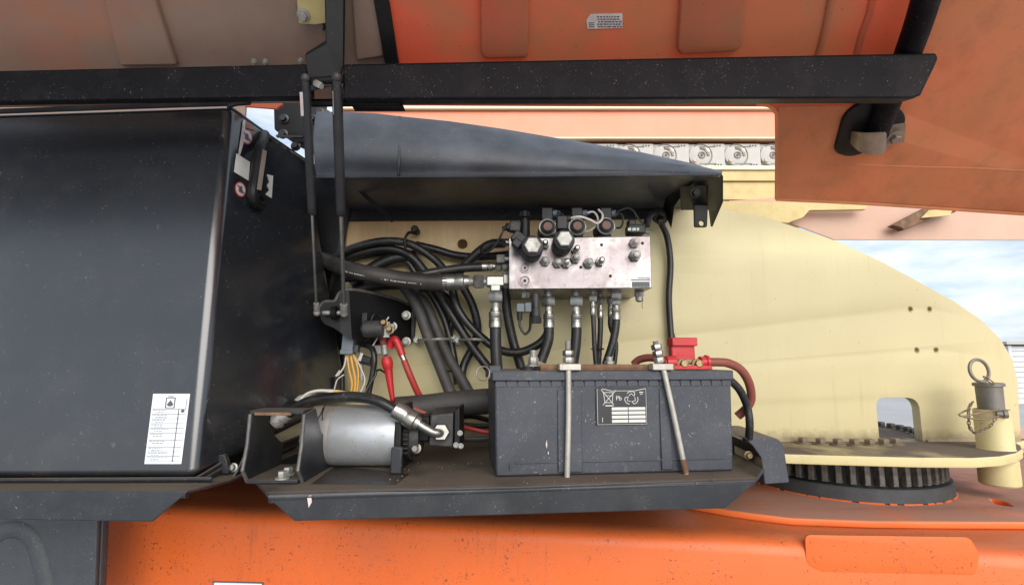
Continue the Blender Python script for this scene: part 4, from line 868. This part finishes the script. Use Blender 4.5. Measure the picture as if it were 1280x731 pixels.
hose('cable_grommet_loop', 'black cable coil tucked under the cowl end', [(808,282,1.36),(812,270,1.37),(822,264,1.4),(830,268,1.42),(829,276,1.43),(822,276,1.43)], 4.5, 1.4, cat='cable')
for (x, y, Yq, ax_, rr_, lab) in ((600,426,1.415,(.75,0,-.6),.0165,'black cable tie round the hose crossing the right clip bar'), (556,466,1.415,(.35,0,-.9),.0185,'black cable tie low on the left dusty hose'), (747,436,1.345,(0,0,1),.0155,'black cable tie round the thin twin hoses')):
    single('cable_tie', M().torus(W(x,y,Yq), ax_, rr_, .0022, 22, 6), plain_black, lab, 'cable tie')
# clips
for x0, x1, y0, y1, lab in ((522, 567, 425.5, 424.5, 'left of two thin clip bars bolted across the hoses'), (573, 613, 425.5, 426, 'right of two thin clip bars bolted across the hoses')):
    t = thing('clip_bar', lab, 'clip bar', W((x0+x1)/2, y1+3, 1.42), 'clip bars over the hoses')
    part('bar', M().tube([W(x0,y0,1.455), W(x0+8,y0-1,1.375), W((x0+x1)/2,y0-1.5,1.345), W(x1-8,y1-1,1.375), W(x1,y1,1.455)], .0038, 8), zinc_dull, t)
    for x, y in ((x0,y0),(x1,y1)): bolt(t, W(x, y, 1.47), (0,-1,0), .0085, .022, zinc_dull); 
t = thing('hose_hook', 'black wire hook with capped end holding the arched hoses', 'hook', W(510, 305, 1.4))
part('wire', M().tube([W(507,312,1.395), W(506,300,1.39), W(511,291,1.4), W(520,292,1.43)], .0042, 8), plain_black, t); part('cap', M().lathe(W(521,290,1.475), (0,-1,0), [(0,.011),(.035,.011),(.039,.008)], 16), plain_black, t)
t = thing('stud_pair', 'two black bolts one above the other left of the round hole', 'bolts', W(520, 336, 1.49)); bolt(t, W(519.5,326,1.495), (0,-1,0), .009, .02, plain_black); bolt(t, W(519.5,335,1.495), (0,-1,0), .009, .02, plain_black)

# ------------------------------------------------------------------ black bracket with strut lower ends, relay, wiring
YK = 1.455
kb = thing('strut_bracket', 'black bracket plate with bolts on the cream plate holding gas struts', 'bracket', W(470, 432, YK))
part('plate', plate(rpoly(pz([(425,375),(470,374),(513,382),(517,395),(515,425),(505,432),(432,430)], YK), [.01,.01,.02,.005,.02,.02,.02]), [], .012, XZ(YP-.004), .0015), plain_black, kb)
arm = [W(398,385,1.3), W(405,377,1.3), W(418,376,1.3), W(424,366,1.3), W(436,362,1.3), W(455,364,1.33), W(490,372,1.42), W(514,382,1.48)]
m = M(); bot = [W(402,400,1.3), W(406,405,1.3), W(418,410,1.3), W(426,416,1.3), W(440,424,1.32), W(455,424,1.36), W(490,424,1.42), W(514,424,1.482)]
for i in range(7): m.hexa([bot[i], bot[i+1], bot[i+1]+V((0,.006,0)), bot[i]+V((0,.006,0)), arm[i], arm[i+1], arm[i+1]+V((0,.006,0)), arm[i]+V((0,.006,0))])
part('arm', m, plain_black, kb)
part('arm_edge_highlight', M().tube([p+V((0,.002,0)) for p in arm], .0042, 8, 4), edge_wear_highlight, kb)  # highlight along the arm's top edge, put into the lighter grey
for a_, b_ in ((508,394),(508,427),(491,408)): bolt(kb, W(a_, b_, YK-.028), (0,-1,0), .0085, .012, zinc_dull)
t = thing('ball_stud', 'steel ball stud on the bracket arm, joining the right strut end', 'stud', W(425,391,1.28)); part('stud', M().cyl(W(404,391,1.285), W(432,391,1.285), .006), zinc_dull, t); part('collar', M().lathe(W(415,391,1.285), (1,0,0), [(0,.016),(.012,.018),(.014,.012)], 18), plain_black, t)
# gas struts
def strut(a, b, c, lab, rb_, rr, ya, yb, strip):
    A, C_ = W(*a, ya), W(*c, yb); t_ = (b[1]-a[1])/(c[1]-a[1]); D = C_-A
    # where the body ends: match the joint by its own share of the length
    k = t_*ya/(t_*ya+(1-t_)*yb) if False else t_*.93
    B = A + D*k
    t = thing('gas_strut', lab, 'gas strut', C_, 'gas struts of the hood')
    d = D.normalized()
    part('cylinder', M().lathe(A+d*.012, d, [(0,rb_*.6),(.006,rb_),((B-A).length-.03,rb_),((B-A).length-.0295,rb_*1.02),((B-A).length-.014,rb_*1.02),((B-A).length-.012,rb_*.95)], 22), dark_pl, t)
    part('rod', M().cyl(B-d*.02, C_-d*.02, rr, n=14), zinc, t)
    part('top_joint', M().ball(A, rb_*1.0, 14).cyl(A, A+d*.02, rb_*.8), dark_pl2, t)
    part('end_socket', M().cyl(C_-d*.028, C_+d*.002, rr*1.9, n=14).ball(C_, rb_*.95, 14), zinc_dull, t)
    p = A+d*.03; s_ = V((strip,-rb_*.86,0))
    part('strut_label', M().prism([p+V((strip-.0055,-rb_-.0006,0)), p+V((strip+.0055,-rb_-.0006,0)), p+d*.045+V((strip+.0055,-rb_-.0006,0)), p+d*.045+V((strip-.0055,-rb_-.0006,0))], (0,.003,0)), labelpink, t)
    return t, A, d
strut((382,98),(389,262),(396,391), 'left gas strut, thinner, in front of the tank side', .0088, .0034, .93, 1.25, -.004)
strut((421,97),(427,262),(430,392), 'right gas strut, with label near its top joint', .0103, .0048, .93, 1.27, .0)
# relay, wires and red boots
t = thing('relay_socket', 'small grey relay connector hanging below the bracket with yellow wires', 'relay', W(436, 442, 1.36))
part('relay_body', M().cbox(W(436.5,428,1.36), (.03,.03,.046), Matrix.Rotation(.06,3,'Y')), grey_pl, t, .002); part('relay_base', M().cbox(W(435,440,1.36), (.034,.034,.012)), grey_pl, t, .002); part('side_clip', M().cbox(W(446,436,1.36), (.012,.02,.02)), dark_pl2, t, .002)
for pth, mt, lab, rp in (([(434,442),(436,460),(440,478),(438,494)], yel_wire, 'leftmost yellow wire below the relay', 1.2), ([(438,442),(441,458),(444,474),(443,494)], yel_wire, 'middle yellow wire below the relay', 1.3), ([(441,442),(446,455),(448,470),(446,492)], yel_wire, 'rightmost yellow wire below the relay', 1.2), ([(433,444),(430,458),(424,467),(422,469)], white_wire, 'white wire with cut end left of the yellow wires', 1.1), ([(430,468),(422,474),(419,482),(418,486)], white_wire, 'thin grey wire tail with crimped tip left of the yellow wires', .8), ([(486,396),(480,405),(473,420),(466,432)], white_wire, 'thin pale wire slanting across the black bracket', .9)):
    hose('thin_wire', lab, [(x, y, 1.36) for x, y in pth], rp, 1.36, mt, 'wire', n=8)
single('wire_tip', M().cyl(W(425,463,1.358), W(420,470,1.358), .0028), white_wire, 'white crimp sleeve on the cut wire end', 'wire tip')
hose('harness_lead', 'thick black harness lead curving down left of the red boots', [(452,430,1.4),(464,434,1.38),(468,448,1.37),(466,465,1.37),(460,495,1.37)], 3.6, 1.38, cat='lead')
hose('harness_lead', 'thin dark lead behind the yellow wires', [(428,470,1.42),(428,500,1.42)], 3, 1.42, cat='lead')
hose('harness_lead', 'thin dark lead branching to the left red boot', [(458,485,1.4),(466,468,1.4),(474,462,1.4),(482,466,1.38)], 1.2, 1.4, cat='lead')
t = thing('plug_cluster', 'dark plug with white tab beside the relay', 'connector', W(455, 460, 1.39))
part('plug', M().cbox(W(457,450,1.39), (.034,.025,.022), Matrix.Rotation(.3,3,'Y')), dark_pl, t, .003); part('white_tab', M().cbox(W(451,446,1.375), (.008,.008,.022), Matrix.Rotation(.3,3,'Y')), white_wire, t, .001); part('stub', M().cyl(W(451,455,1.39), W(452,475,1.39), .007), zinc_dull, t)
single('white_plug', M().cbox(W(473,437,1.4), (.02,.02,.024)), white_wire, 'small white plug left of the red boots', 'plug', bevel=.002)
t = thing('start_solenoid', 'black cylindrical contactor with brass studs on the black bracket', 'contactor', W(470, 422, 1.4))
part('can', M().lathe(W(455,411,1.315), (1,0,0), [(0,.02),(.003,.022),(.05,.022),(.053,.018)], 24), dark_pl2, t); part('end_cap', M().lathe(W(455,411,1.315), (-1,0,0), [(0,.015),(.006,.013)], 20), dark_pl, t)
part('mount_tab', M().cbox(W(456,398,1.315), (.014,.01,.03)), dark_pl, t, .002)
for a_, b_ in ((481,405),(488,413)): bolt(t, W(a_, b_, 1.31), (0,-1,.2), .007, .02, brass, 'terminal_stud')
part('terminal_plate', M().cbox(W(482,412,1.315), (.022,.008,.04)), zinc_dull, t, .001)
bt1 = thing('red_boot_cable', 'bright red insulating boot hanging below the contactor on a red cable', 'cable', W(489, 500, 1.33), 'red cables below the contactor')
part('lug', M().tube([W(479,418,1.36), W(480,432,1.35), W(482,444,1.34)], .0075, 10), zinc_dull, bt1); part('red_band', M().tube([W(478,420,1.352), W(479.5,431,1.345)], .0085, 10), old_cable, bt1)
part('boot', M().tube([W(483,446,1.34), W(484,453,1.34), W(485.5,462,1.34), W(487,474,1.34), W(489,488,1.34), W(491,500,1.34)], .01, 14, 6, rad=lambda t_: .0112+.0035*math.sin(min(t_,.4)/.4*math.pi) - .0052*max(0, t_-.35)/.65 if t_ < .97 else .006), red_pl, bt1)
part('cable', M().tube([W(491,498,1.34), W(493,510,1.36), W(500,520,1.38)], .007, 12), red_cable, bt1)
bt2 = thing('red_boot_cable', 'red angled boot with thin red cable slanting down to the right', 'cable', W(525, 500, 1.36), 'red cables below the contactor')
part('boot', M().tube([W(487,434,1.36), W(489,426,1.355), W(494,424,1.35), W(498,431,1.35), W(503,444,1.35)], .0095, 14, 6), red_pl, bt2)
part('ferrule', M().cyl(W(502,443,1.35), W(506,452,1.35), .0075), zinc, bt2); part('cable', M().tube([W(505,450,1.35), W(513,470,1.35), W(521,488,1.36), W(530,505,1.38)], .0085, 12, 6), red_cable, bt2)

# ------------------------------------------------------------------ cowl
cw = thing('black_cowl', 'tapering blue-black steel cowl over the manifold, pointed to the right', 'cowl', W(650, 270, 1.4))
sx = [(395,139),(440,140),(470,141.5),(500,145),(560,151),(630,161),(700,173),(800,190),(860,203),(902,214.5)]
m = M(); ringv = []
for i, (x, y) in enumerate(sx):
    fb = W(x, 221-(x-395)*.006, 1.2); ft = W(x, y, 1.285); tbk = V((ft.x, YP-.006, ft.z+.0)); bb = V((fb.x, YP-.006, fb.z)); mid = fb.lerp(ft, .5)+V((0,-.022*min(1,(ft.z-fb.z)/.1),.0)); lowm = fb.lerp(ft, .12)+V((0,-.012*min(1,(ft.z-fb.z)/.1),0)); upm = fb.lerp(ft, .84)+V((0,-.012*min(1,(ft.z-fb.z)/.1),0))
    ringv.append([m.b.verts.new(p) for p in (fb, lowm, mid, upm, ft, tbk, bb)])
for i in range(len(ringv)-1):
    for k in range(7): m.b.faces.new((ringv[i][k], ringv[i][(k+1) % 7], ringv[i+1][(k+1) % 7], ringv[i+1][k]))
m.b.faces.new(ringv[0]); m.b.faces.new(ringv[-1][::-1])
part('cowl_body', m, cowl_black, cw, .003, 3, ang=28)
part('seam_ridge', M().tube([W(500,146,1.28), W(499.5,165,1.245), W(499,185,1.215), W(498.5,205,1.195), W(498,219,1.192)], .0028, 8), cowl_black, cw)
e_ = W(640, 221, 1.2)
part('lower_edge', M().tube([W(395,221.5,1.197), W(600,220.5,1.197), W(902,218.5,1.197)], .0032, 8), cowl_black, cw)
part('rear_flange', M().prism([W(418,258,YP-.012), W(838,258,YP-.012), W(838,273,YP-.012), W(425,276,YP-.012)], (0,.01,0)), plain_black, cw, .001)
bolt(cw, W(628,266,YP-.012), (0,-1,0), .01, .01, plain_black)
# end bracket
part('end_cheek', M().prism([W(885,226,1.22), W(903,219,1.22), W(903,252,1.3), W(890,283,1.46), W(888,283,1.46), W(884,250,1.3)], (.004,.004,0)), plain_black, cw, .001)
part('end_gusset', M().prism([W(839,285,1.43), W(843,258,1.36), W(855,240,1.3), W(868,226,1.24), W(868,222,1.24), W(838,222,1.3), W(828,262,1.44)], (.004,.01,0)), plain_black, cw, .001)
part('end_plate', M().prism([W(850,233,1.25), W(895,231,1.25), W(895,262,1.35), W(852,262,1.35)], (0,.006,0)), plain_black, cw, .001)
part('hanging_tab', plate(rpoly(pz([(867,236),(886,236),(884,284),(868,284)], 1.33), .006), [circ((W(877,279,1.33).x, W(877,279,1.33).z), .007, 14)], .006, XZ(1.336), .001), plain_black, cw)
bolt(cw, W(869, 241, 1.25), (0,-1,-.2), .009, .01, plain_black)
part('grommet', M().torus(W(824,270,1.43), (0,-1,-.2), .016, .006, 20, 8), plain_black, cw)
single('stay_bar', M().prism([W(442,234,1.3), W(448,233,1.3), W(493,274,1.4), W(489,278,1.4)], (0,.006,0)), plain_black, 'thin black stay bar slanting below the cowl left end', 'stay bar', bevel=.001)
# black mount plate behind the struts
mp_ = thing('strut_mount_plate', 'black plate with round bolts behind the tops of the struts', 'plate', W(375, 195, 1.3))
part('plate', plate(rpoly(pz([(342,128),(408,128),(405,172),(400,196),(372,182),(343,162)], 1.3), .004), [], .008, XZ(1.308), .001), plain_black, mp_)
for a_, b_ in ((355,149),(391,149),(400,141),(354,168),(370,183)): bolt(mp_, W(a_, b_, 1.299), (0,-1,0), .009, .01, steel_black)
part('bright_edge', M().prism([W(407,136,1.29), W(412,139,1.29), W(407,170,1.29), W(404,199,1.29), (W(390,186,1.29)), W(391,182,1.29), W(401,188,1.29)], (0,.006,0)), cowl_black, mp_)
part('slot_bar', M().prism([W(345,168.5,1.28), W(378,169.5,1.28), W(378,172,1.28), W(345,171,1.28)], (0,.008,0)), steel_black, mp_)
bk = W(420, 262, 1.43)
single('shade_sheet', M().prism([W(380,205,1.485), W(445,205,1.45), W(449,232,1.45), W(440,255,1.475), W(433,285,1.485), W(428,330,1.485), W(431,385,1.485), W(428,500,1.485), W(380,500,1.485)], (0,.008,0)), plain_black, 'black sheet standing in for the shade between tank and cream plate', 'sheet', bevel=.001)  # added dark sheet gives the gap behind the tank its shade

# ------------------------------------------------------------------ hood
H0 = V((0, 1.1, .573)); HN = V((0, -.163, -.25)).normalized(); HU = V((0, -.25, .163)).normalized()
HF = frame(H0, (1,0,0), HU)           # local x = X, y = up the slope; its z
HZ = 1 if HF.to_3x3().col[2].dot(HN) > 0 else -1
def hp2(px, py):
    p = WP(px, py, H0, HN); return (p.x, (p-H0).dot(HU))
def H(px, py, off=0): return WP(px, py, H0, HN) + HN*off
def hplate(pts, rad, th, off, bv): # plate whose inner face stands 'off' proud of the hood sheet
    o2 = rpoly([hp2(a_, b_) for a_, b_ in pts], rad)
    f = HF @ Matrix.Translation((0, 0, (off-th) if HZ > 0 else -off)); return plate(o2, [], th, f, bv)
hd = thing('hood', 'open orange moulded hood seen from inside, with black steel frame bar', 'hood', H(640, 131))
out = [(487,131),(972,131.5),(971,250),(1100,256),(1280,268),(1500,284),(1500,-60),(487,-60)]
out2 = rpoly([hp2(a_, b_) for a_, b_ in out], [.0,.03,.01,.3,.3,.0,0,0], 6)
part('main_panel', plate(out2, [], .006, HF @ Matrix.Translation((0,0,-.006 if HZ > 0 else 0)), .001), hood_or, hd)
# side sheet area lies lower on the same moulding: shallow raised field and crease
part('side_field', hplate([(1150,-60),(1128,60),(1100,131),(972.5,133),(972,248),(1100,252.5),(1280,264.5),(1500,280),(1500,-60)], .004, .004, .0025, .0012), hood_side, hd)
part('crease', M().tube([H(1052,199,-.002), H(1075,205,-.002), H(1140,208,-.002), H(1220,210,-.002), H(1300,215,-.002), H(1450,226,-.002)], .0055, 10), hood_side, hd)
part('lower_return', M().tube([H(971,249,-.002), H(1100,255.5,-.002), H(1280,267.5,-.002), H(1450,279,-.002)], .006, 10), hood_side, hd)
part('lip_return', M().tube([H(490,130,-.002), H(700,131,-.002), H(945,131.5,-.002)], .0045, 10, 4), hood_or, hd)
part('lip_return', M().tube([H(945,131.5,-.002), H(960,132.5,-.002), H(969,140,-.002), H(971.5,155,-.002), H(971,249,-.002)], .0045, 10, 4), hood_side, hd)
for pts in ([(599,-60),(663,-60),(660,66),(655,70),(606,71),(601,64)], [(852,-60),(936,-60),(926,55),(918,62),(850,66),(845,60)]):
    part('recess', hplate(pts, .012, .02, .014, .006), hood_or, hd)
part('stiffener', M().tube([H(1022,70,-.001), H(1030,40,-.001), H(1036,10,-.001), H(1044,-40,-.001)], .007, 10), hood_or, hd); part('stiffener', M().tube([H(1070,70,-.001), H(1078,40,-.001), H(1088,10,-.001), H(1096,-40,-.001)], .007, 10), hood_or, hd)
# left panel
out = [(-200,140),(385,131),(487,131),(470,-60),(-200,-60)]
part('left_panel', hplate(out, 0, .006, -.0075, .001), hood_taupe, hd)
part('rib', hplate([(116,-60),(176,-60),(222,81),(152,82)], .006, .018, .006, .005), hood_taupe, hd)
part('rib', hplate([(436,-60),(470,-60),(480,70),(446,75)], .006, .018, .004, .004), hood_taupe, hd)
part('edge_seal', hplate([(458,-60),(478,-60),(498,70),(500,78),(482,78)], .004, .012, .012, .003), plain_black, hd)
for a_, b_, in ((318,77),(332,77),(376,76),(492,60)): bolt(hd, H(a_, b_, .0), HN, .0042, .01, zinc_dull)
hw = part('hinge_plate', hplate([(371,-20),(414,-20),(416,26),(396,29),(375,28)], .004, .006, .008, .001), olive, hd); bolt(hd, H(381,17,.008), HN, .0085, .012, zinc_dull)
part('plate_slot', M().torus(H(398,32,.002), HN, .012, .0022, 18, 6, 3.2, 6.2), plain_black, hd)
# gooseneck
g_ = [H(424,-50,.02), H(422,-10,.02), H(420,25,.02), H(407,48,.03), W(399,70,.96), W(400,100,.945)]
part('gooseneck', M().prism([H(410,-60,.02), H(436,-60,.02), H(433,72,.02), W(428,82,.955), W(428,100,.95), W(390,110,.95), W(386,80,.955), H(386,60,.02), H(412,44,.02)], HN*.016), plain_black, hd, .003)
part('pivot', M().cyl(W(380,103,.945), W(430,99,.94), .008, n=14), plain_black, hd); part('bolt_end', M().hexn(W(394,104,.935), W(402,108,.93), .007), zinc_dull, hd)
part('red_lip', M().prism([W(296,122,1.16), W(352,121,1.16), W(352,131,1.16), W(345,136,1.16), W(306,133,1.16)], (0,.006,0)), hood_or, hd)
# bars
def fbar(pts, y0, y1, mt, bv, nm='frame_bar'): return part(nm, M().prism([W(a_, b_, y0) for a_, b_ in pts], (0, y1-y0, (y1-y0)*.28)), mt, hd, bv, 3)
fbar([(-160,92),(384,80),(384,121),(-160,129)], .96, 1.0, bar_black, .004)
fbar([(428,80),(1171,66),(1174,73),(1170,82),(1152,119),(1143,123),(428,124)], .945, .995, bar_black, .005)
part('lower_rail', M().cyl(W(385,129,.99), W(500,128,.99), .008, n=12), plain_black, hd); 
part('rail_bracket', M().prism([W(440,124,.99), W(500,124,.99), W(505,134,.99), W(440,134,.99)], (0,.02,0)), plain_black, hd, .002)
m = M()
for i in range(60): 
    x = random.uniform(0, 380); m.ball(W(x, 121.5-(x*.005)+4.5-x*.01, .957), random.uniform(.0008,.002), 5)
part('frame_pipe', M().tube([H(1150,-50,.05), H(1137,10,.042), H(1125,55,.035), H(1112,100,.026), H(1098,140,.022), H(1090,165,.018), H(1087,176,.016)], .0245, 18, 6), bar_black, hd)
part('rubber_pad', hplate([(1040,188),(1052,142),(1072,125),(1106,124),(1128,138),(1130,150),(1112,178),(1060,194)], .02, .012, .012, .004), plain_black, hd)
topl = [(1128,150,.016),(1107,153,.018),(1098,152,.042),(1088,152,.048),(1074,153,.047),(1065,156,.034),(1061,160,.018)]
botl = [(1126,173,.016),(1106,177,.018),(1096,178,.042),(1086,179,.048),(1072,179,.047),(1063,177,.034),(1059,174,.018)]
m = M()
tl = curve([H(*q_) for q_ in topl], 4); blw = curve([H(*q_) for q_ in botl], 4); g_ = -HN*.004
for i in range(len(tl)-1): m.hexa([blw[i], blw[i+1], blw[i+1]+g_, blw[i]+g_, tl[i], tl[i+1], tl[i+1]+g_, tl[i]+g_])
bmesh.ops.remove_doubles(m.b, verts=m.b.verts[:], dist=1e-5)
cl_ = part('pipe_clamp', m, clamp_m, hd)
bolt(cl_, H(1111,164,.026), HN, .0115, .014, clamp_m)
# data plate
dpn = part('data_plate', hplate([(733,25),(738,18),(778,17),(778,35),(734,36)], .002, .0015, .0016, 0), labelpink, hd)
def hq(x0,y0,x1,y1,off): return [H(x0,y0,off),H(x1,y0,off),H(x1,y1,off),H(x0,y1,off)]
m = M()
for k in range(5):
    x = 747+random.uniform(-1,1); y = 20+k*3.1
    while x < 775:
        l = random.uniform(1.2, 4); m.prism(hq(x, y, min(x+l,777), y+1.5, .0017), HN*.0004); x += l+random.uniform(.8,1.6)
for k in range(3): m.prism(hq(736, 28+k*2.4, 743, 29+k*2.4, .0017), HN*.0004)
part('worn_text', m, ink, dpn)
# overhead part of the hood, out over the viewer, unseen, shaped for the tank's reflection
def hprofile(x0, x1, y0=None):
    pr = [H(0,-60).yz, V((.36, 1.01)), V((.1, 1.08)), V((-.25, 1.115))]
    m = M()
    for i in range(3):
        a_, c_ = pr[i], pr[i+1]
        m.hexa([V((x0,a_[0],a_[1])), V((x1,a_[0],a_[1])), V((x1,a_[0],a_[1]+.006)), V((x0,a_[0],a_[1]+.006)), V((x0,c_[0],c_[1])), V((x1,c_[0],c_[1])), V((x1,c_[0],c_[1]+.006)), V((x0,c_[0],c_[1]+.006))])
    return m
part('unseen_overhead_panel', hprofile(-.32, 1.6), hood_or, hd)

part('overhead_dark_card', hprofile(-3.4, -.335), dark_card_m, hd)  # added unseen dark sheet, wide enough to darken the tank's reflection
# ------------------------------------------------------------------ boom behind
YBm = 2.25
bm_ = thing('boom', 'bright orange telescopic boom beam running behind the hood opening', 'boom', W(760, 245, YBm))
def bz(y, Y=YBm): return W(640, y, Y).z
X0, X1 = W(420, 150, YBm).x, W(1340, 150, YBm).x
part('upper_beam', M().box((X0, YBm, bz(173)), (X1, YBm+.5, bz(139))), salmon, bm_, .004)
part('top_flange', M().box((X0, YBm-.02, bz(138.7)), (X1, YBm+.5, bz(131))), palecream, bm_, .002)
part('edge_trim', M().box((X0, YBm-.012, bz(174.6)), (X1, YBm+.02, bz(172.8))), palecream, bm_)
part('recessed_web', M().box((X0, YBm+.06, bz(178)), (X1, YBm+.5, bz(174.7))), boom_red, bm_)  # dark red web set back in the gap
part('chain_shelf', M().box((X0, YBm-.01, bz(213)), (X1, YBm+.5, bz(208))), palecream, bm_, .002)
part('lower_rail', M().box((X0, YBm+.0, bz(226)), (X1, YBm+.5, bz(213.3))), olive, bm_, .002)
part('lower_web', M().box((X0, YBm+.012, bz(243)), (X1, YBm+.5, bz(226.3))), olive, bm_, .002)
part('bottom_strip', M().box((X0, YBm-.004, bz(250)), (X1, YBm+.5, bz(243.3))), olive, bm_, .002)
part('flaking_flange', M().prism([W(880,251,2.05), W(1086,255,2.05), W(1082,262,2.05), W(1012,263,2.05), W(1004,272,2.05), W(985,279,2.05), W(880,268,2.05)], (0,.02,0)), olive, bm_, .002)
# energy chain
ec = thing('cable_chain', 'pale grey cable carrier chain with round link plates on the boom', 'cable chain', W(860, 207, YBm))
part('back_plate', M().box((W(700,193,YBm).x, YBm+.0215, bz(207)), (W(1000,193,YBm).x, YBm+.03, bz(178.5))), chain_grey, ec)
pit = 44.8/640*YBm*.99; hh = (bz(179)-bz(207.3)); zc_ = (bz(179)+bz(207.3))/2
def linkm():
    m = M(); m.lathe((0,0,0), (0,-1,0), [(0,hh*.5),(.0112,hh*.5),(.0122,hh*.48)], 28); m.box((-hh*.1,-.010,-hh*.5), (pit-hh*.42,0,hh*.5)); return m
def ringm():
    m = M(); m.torus((0,-.0125,0), (0,1,0), hh*.47, .0028, 26, 6, math.radians(-80), math.radians(190)); m.torus((.004,-.0135,0), (0,1,0), hh*.13, .0035, 16, 6); m.box((-.01,-.013,hh*.36),(pit*.45,-.0095,hh*.40)); m.box((-.01,-.013,-hh*.40),(pit*.45,-.0095,-hh*.36)); return m
def slotm():
    return M().torus((0,-.0125,0), (0,1,0), hh*.31, hh*.06, 10, 6, math.radians(-50), math.radians(50))
def dotsm():
    m = M()
    for k in range(3):
        for s_ in (-1, 1): m.cyl((pit*.5+k*.013-.013,-.0105,s_*hh*.42), (pit*.5+k*.013-.013,-.0125,s_*hh*.42), .0035, n=8)
    return m
def hubm(): return M().cyl((.004,-.0135,0), (.004,-.0155,0), hh*.06, n=10)
def capm(): return M().cyl((0,-.0125,0),(0,-.0165,0), hh*.085, n=12)
for k in range(6):
    px = 742.5+k*44.8; wm = Matrix.Translation((W(px, 193, YBm).x, YBm+.02, zc_))
    ln = inst('chain_link', 'ecl', linkm, chain_grey, ec, wm); inst('link_ring', 'ecr', ringm, chain_line, ln, wm); inst('slot', 'ecs', slotm, clamp_m, ln, wm); inst('hub', 'ech', hubm, dark_pl2, ln, wm); inst('dots', 'ecd', dotsm, dark_pl2, ln, wm)['kind'] = 'stuff'
    for (dx, dz, mt) in ((-.27,-.22,clamp_m), (.27,.2,zinc)): inst('pin', 'ecp', capm, mt, ln, wm @ Matrix.Translation((dx*hh,0,dz*hh)))
# rear beam
rb_ = thing('rear_beam', 'dull orange beam below the boom against the sky at the right', 'beam', W(1150, 300, 2.1))
part('beam', M().prism([W(930,262,2.1), W(985,258,2.1), W(1400,248,2.1), W(1400,301,2.1), W(1043,300.5,2.1), W(985,279,2.1)], (0,.3,.17)), tan, rb_, .004)
hk = part('hook_bracket', M().prism([W(1108,284,2.08), W(1150,262,2.08), W(1189,262,2.08), W(1186,268,2.08), W(1160,273,2.08), W(1128,288,2.08), W(1122,290,2.08), W(1118,287,2.08)], (0,-.035,0)), rust, rb_, .003)
part('hook_end', M().prism([W(1160,263,2.04), W(1190,262,2.04), W(1186,270,2.04), W(1150,273,2.04)], (0,-.006,0)), olive, hk, .001)
